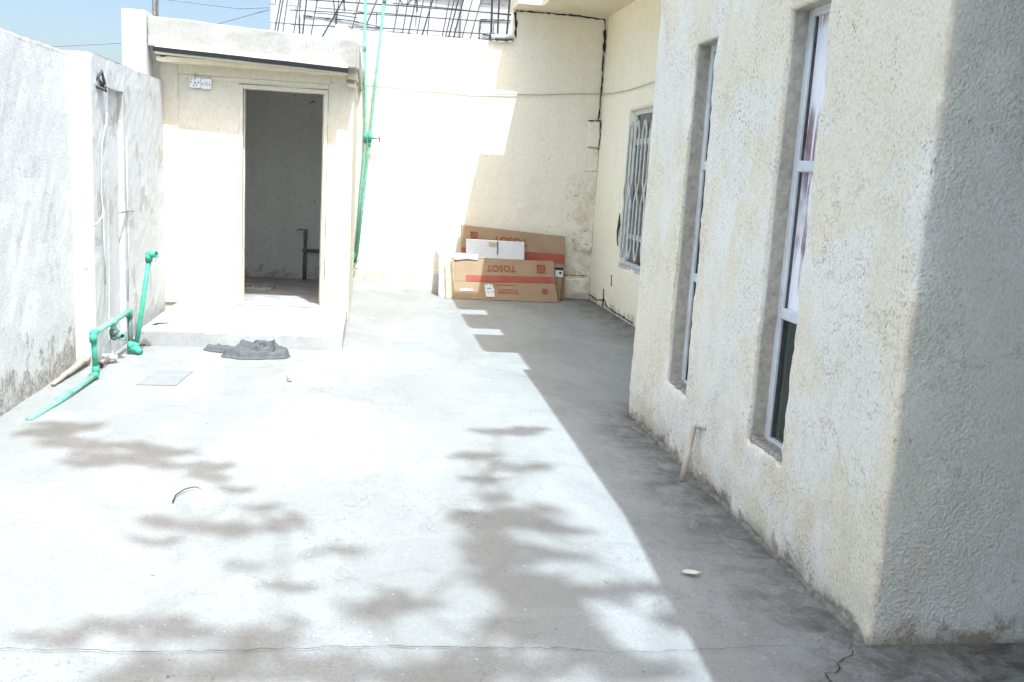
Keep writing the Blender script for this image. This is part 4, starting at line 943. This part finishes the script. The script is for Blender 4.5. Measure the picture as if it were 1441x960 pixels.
b = MB(); b.tube([(*rp(557, -14), 0)]*0 or [(rp(557, -16)[0], YR-.12, rp(557, -16)[1]), (rp(560, 4)[0], YR-.12, rp(560, 4)[1]), (rp(564, 9)[0], YR-.12, rp(564, 9)[1]), (rp(571, 8)[0], YR-.12, rp(571, 8)[1]), (rp(580, -4)[0], YR-.12, rp(580, -4)[1]), (rp(586, -16)[0], YR-.12, rp(586, -16)[1])], .008, 6); b.build('bent_rod', M['rust'], rc)

# mast and overhead cables
b = MB(); b.tube([(-3.40, 16, -.1), (-3.39, 16, 3.3), (-3.39, 16, 6)], .035, 10); b.tube([(-3.34, 16, 3.0), (-3.34, 16, 6)], .012, 6)
tag(b.build('mast', M['metal']), 'thin grey metal mast standing behind the left end of the outhouse', 'mast')
for nm, pts in (('lower overhead cable dipping behind the outhouse post', [(-14, 18, 3.15), (-8, 18, 3.10), (-5.55, 18, 3.19), (-4.2, 18, 3.36), (-2.73, 18, 3.795), (-1.86, 18, 4.10), (-1.449, 18, 4.25)]),
                ('upper overhead cable sagging to the block building', [(-12, 19, 5.0), (-3.72, 18, 4.13), (-2.4, 18, 4.07), (-1.449, 17.9, 4.16)])):
    b = MB(); b.tube(pts, .009, 6); tag(b.build('overhead_cable', simple('far_cable', (.20, .22, .26), .7), None), nm, 'cable', 'overhead cables')

# ------------------------------------------------------------------ tree behind the camera; its crown dapples the floor
tr = empty('shade_tree', (-.9, -3.6, 0), 'tall leafy tree behind the viewpoint shading the front of the yard', 'tree')
rnd = random.Random(21)
# clumps: ground spot of the shadow (x, y), spread along x and y, leaves, height
CL = []
def clump(x, y, sx, sy, n_, z=9.0): CL.append((x, y, sx, sy, n_, z))
PIX = [  # ground x, y, spread along x and y, leaves
 (-1.64, 5.22, 0.075, 0.077, 13), (-1.58, 5.37, 0.077, 0.091, 17), (-1.42, 5.0, 0.109, 0.08, 19), (-1.26, 4.79, 0.117, 0.066, 18), (-1.67, 5.42, 0.051, 0.062, 4), (-1.2, 4.81, 0.095, 0.066, 12),
 (-1.01, 4.93, 0.069, 0.079, 13), (-0.93, 4.72, 0.067, 0.057, 6), (-1.13, 5.01, 0.075, 0.072, 9), (-0.74, 4.65, 0.048, 0.161, 21), (-0.56, 4.35, 0.04, 0.055, 3), (-0.68, 3.89, 0.12, 0.051, 12),
 (-0.56, 3.85, 0.07, 0.062, 9), (-0.78, 3.71, 0.048, 0.041, 1), (-0.43, 3.49, 0.07, 0.037, 3), (-0.31, 3.91, 0.045, 0.046, 2), (-0.26, 3.31, 0.049, 0.03, 1), (0.2, 3.15, 0.08, 0.043, 7),
 (0.02, 3.1, 0.06, 0.07, 3), (-0.45, 4.13, 0.065, 0.051, 2), (-0.16, 3.65, 0.118, 0.041, 2), (-0.81, 3.04, 0.071, 0.043, 4), (-0.92, 2.94, 0.09, 0.033, 3), (-0.6, 3.0, 0.086, 0.038, 6),
 (-0.32, 2.88, 0.078, 0.043, 9), (-0.28, 2.97, 0.064, 0.035, 4), (-0.4, 2.88, 0.062, 0.033, 3), (-0.62, 2.75, 0.065, 0.041, 6), (-0.67, 2.69, 0.056, 0.034, 5), (-0.11, 2.77, 0.061, 0.04, 6),
 (-0.02, 2.68, 0.09, 0.046, 11), (0.18, 2.69, 0.069, 0.047, 9), (0.25, 2.64, 0.068, 0.04, 7), (-0.47, 2.74, 0.074, 0.036, 2), (-0.23, 2.73, 0.06, 0.042, 4), (0.63, 4.96, 0.078, 0.074, 8),
 (0.8, 5.38, 0.091, 0.099, 10), (0.99, 5.5, 0.087, 0.092, 9), (0.87, 4.75, 0.114, 0.06, 9), (0.61, 4.54, 0.056, 0.079, 5), (0.61, 4.28, 0.058, 0.056, 4), (0.61, 3.96, 0.094, 0.123, 34),
 (0.76, 4.08, 0.098, 0.091, 23), (0.55, 3.75, 0.068, 0.124, 27), (0.57, 3.55, 0.086, 0.112, 34), (0.61, 3.37, 0.097, 0.111, 40), (0.66, 3.23, 0.094, 0.103, 36), (0.67, 3.09, 0.09, 0.094, 31),
 (0.72, 2.97, 0.078, 0.081, 22), (0.52, 3.0, 0.052, 0.058, 6), (0.66, 2.9, 0.077, 0.056, 12), (0.74, 2.85, 0.067, 0.062, 11), (0.84, 3.88, 0.123, 0.042, 9), (0.87, 3.59, 0.105, 0.041, 3),
 (0.92, 3.26, 0.135, 0.035, 8), (0.76, 3.16, 0.074, 0.049, 8), (0.8, 2.69, 0.064, 0.049, 7), (0.75, 2.75, 0.049, 0.045, 4), (1.17, 3.26, 0.059, 0.035, 1), (1.13, 2.98, 0.036, 0.076, 5),
 (0.45, 2.73, 0.071, 0.043, 6), (0.35, 2.68, 0.077, 0.042, 7), (0.53, 2.68, 0.063, 0.042, 4), (0.97, 2.68, 0.073, 0.043, 6), (0.84, 2.63, 0.064, 0.036, 4)]
for x, y, sx, sy, n_ in PIX: clump(x, y, sx, sy, int(n_*(2.2 if n_ > 15 else 2.9))+5, rnd.uniform(7.2, 10.0))
for i in range(80):   # the rest of the crown, whose shade falls nearer than the picture
    a = rnd.uniform(0, 6.28); q = rnd.random()**.5
    clump(-.2+3.2*q*math.cos(a), -.1+1.5*q*math.sin(a), .42, .30, 190, rnd.uniform(8.0, 11.0))
lf = bmesh.new()
def leaf_at(p, s_):
    d = Vector((rnd.gauss(0, 1), rnd.gauss(0, 1), rnd.gauss(0, .5))).normalized(); e = d.cross(Vector((rnd.gauss(0, 1), rnd.gauss(0, 1), rnd.gauss(0, 1)))).normalized()
    lf.faces.new([lf.verts.new(p+q) for q in (-d*s_, e*s_*.36, d*s_, -e*s_*.36)])
fork = Vector((-.2, -2.9, 5.2)); limbs = []
for x, y, sx, sy, n_, z in CL:
    c = above(x, y, z)
    # leafy sprays: a few drooping fronds per clump, leaves thinning out along each
    nf = max(2, int(n_/20)) if sx < .3 else 8
    for q_ in range(nf):
        fx, fy = x+rnd.gauss(0, sx*.36), y+rnd.gauss(0, sy*.42); an = rnd.gauss(-.12, .38); ln = sx*rnd.uniform(.6, 1.5)+.05; fz = z+rnd.gauss(0, .4)
        for i in range(n_//nf):
            t_ = rnd.betavariate(1.6, 2.0)*2-1; wv = .024*(1-.5*t_)*rnd.gauss(0, .6)
            leaf_at(above(fx+t_*ln*math.cos(an)-wv*math.sin(an), fy+t_*ln*math.sin(an)*.6+wv+.05*t_*t_, fz+rnd.gauss(0, .06)), rnd.choice((.045, .06, .075, .10, .13)))
    limbs.append(c)
me = bpy.data.meshes.new('crown'); lf.to_mesh(me); lf.free(); me.materials.append(M['leaf'])
o = bpy.data.objects.new('crown', me); col.objects.link(o); o.parent = tr; o.location = -world_loc(tr)
b = MB(); b.tube([(-.9, -3.6, -.1), (-.85, -3.55, .6), (-.7, -3.4, 2.2), (-.45, -3.1, 4.0), fork], [.22, .17, .15, .135, .12], 12)
# main limbs reach to groups of clumps, twigs go on to each clump
hubs = [Vector((-1.6+.1, -2.2, 7.6)), Vector((.2, -1.9, 7.6)), Vector((1.4, -1.7, 7.8)), Vector((.4, -3.4, 8.0)), Vector((-.8, -2.0, 8.0)), Vector((.5, -1.2, 5.9)), Vector((-1.1, -1.0, 6.0))]
for hb in hubs:
    m_ = fork.lerp(hb, .5)+Vector((rnd.uniform(-.15, .15), rnd.uniform(-.15, .15), .15)); b.tube([fork, m_, hb], [.085, .06, .04], 8)
joined = list(hubs); todo = list(limbs)          # twigs: every clump hangs on the nearest branch already grown
while todo:
    c, hb = min(((c, q) for c in todo for q in joined), key=lambda t: (t[0]-t[1]).length_squared)
    m_ = hb.lerp(c, .5)+Vector((rnd.uniform(-.06, .06), rnd.uniform(-.06, .06), rnd.uniform(-.05, .10)))
    b.tube([hb, m_, c], [.011, .008, .006], 6); todo.remove(c); joined.append(c)
b.build('trunk', M['bark'], tr, True)
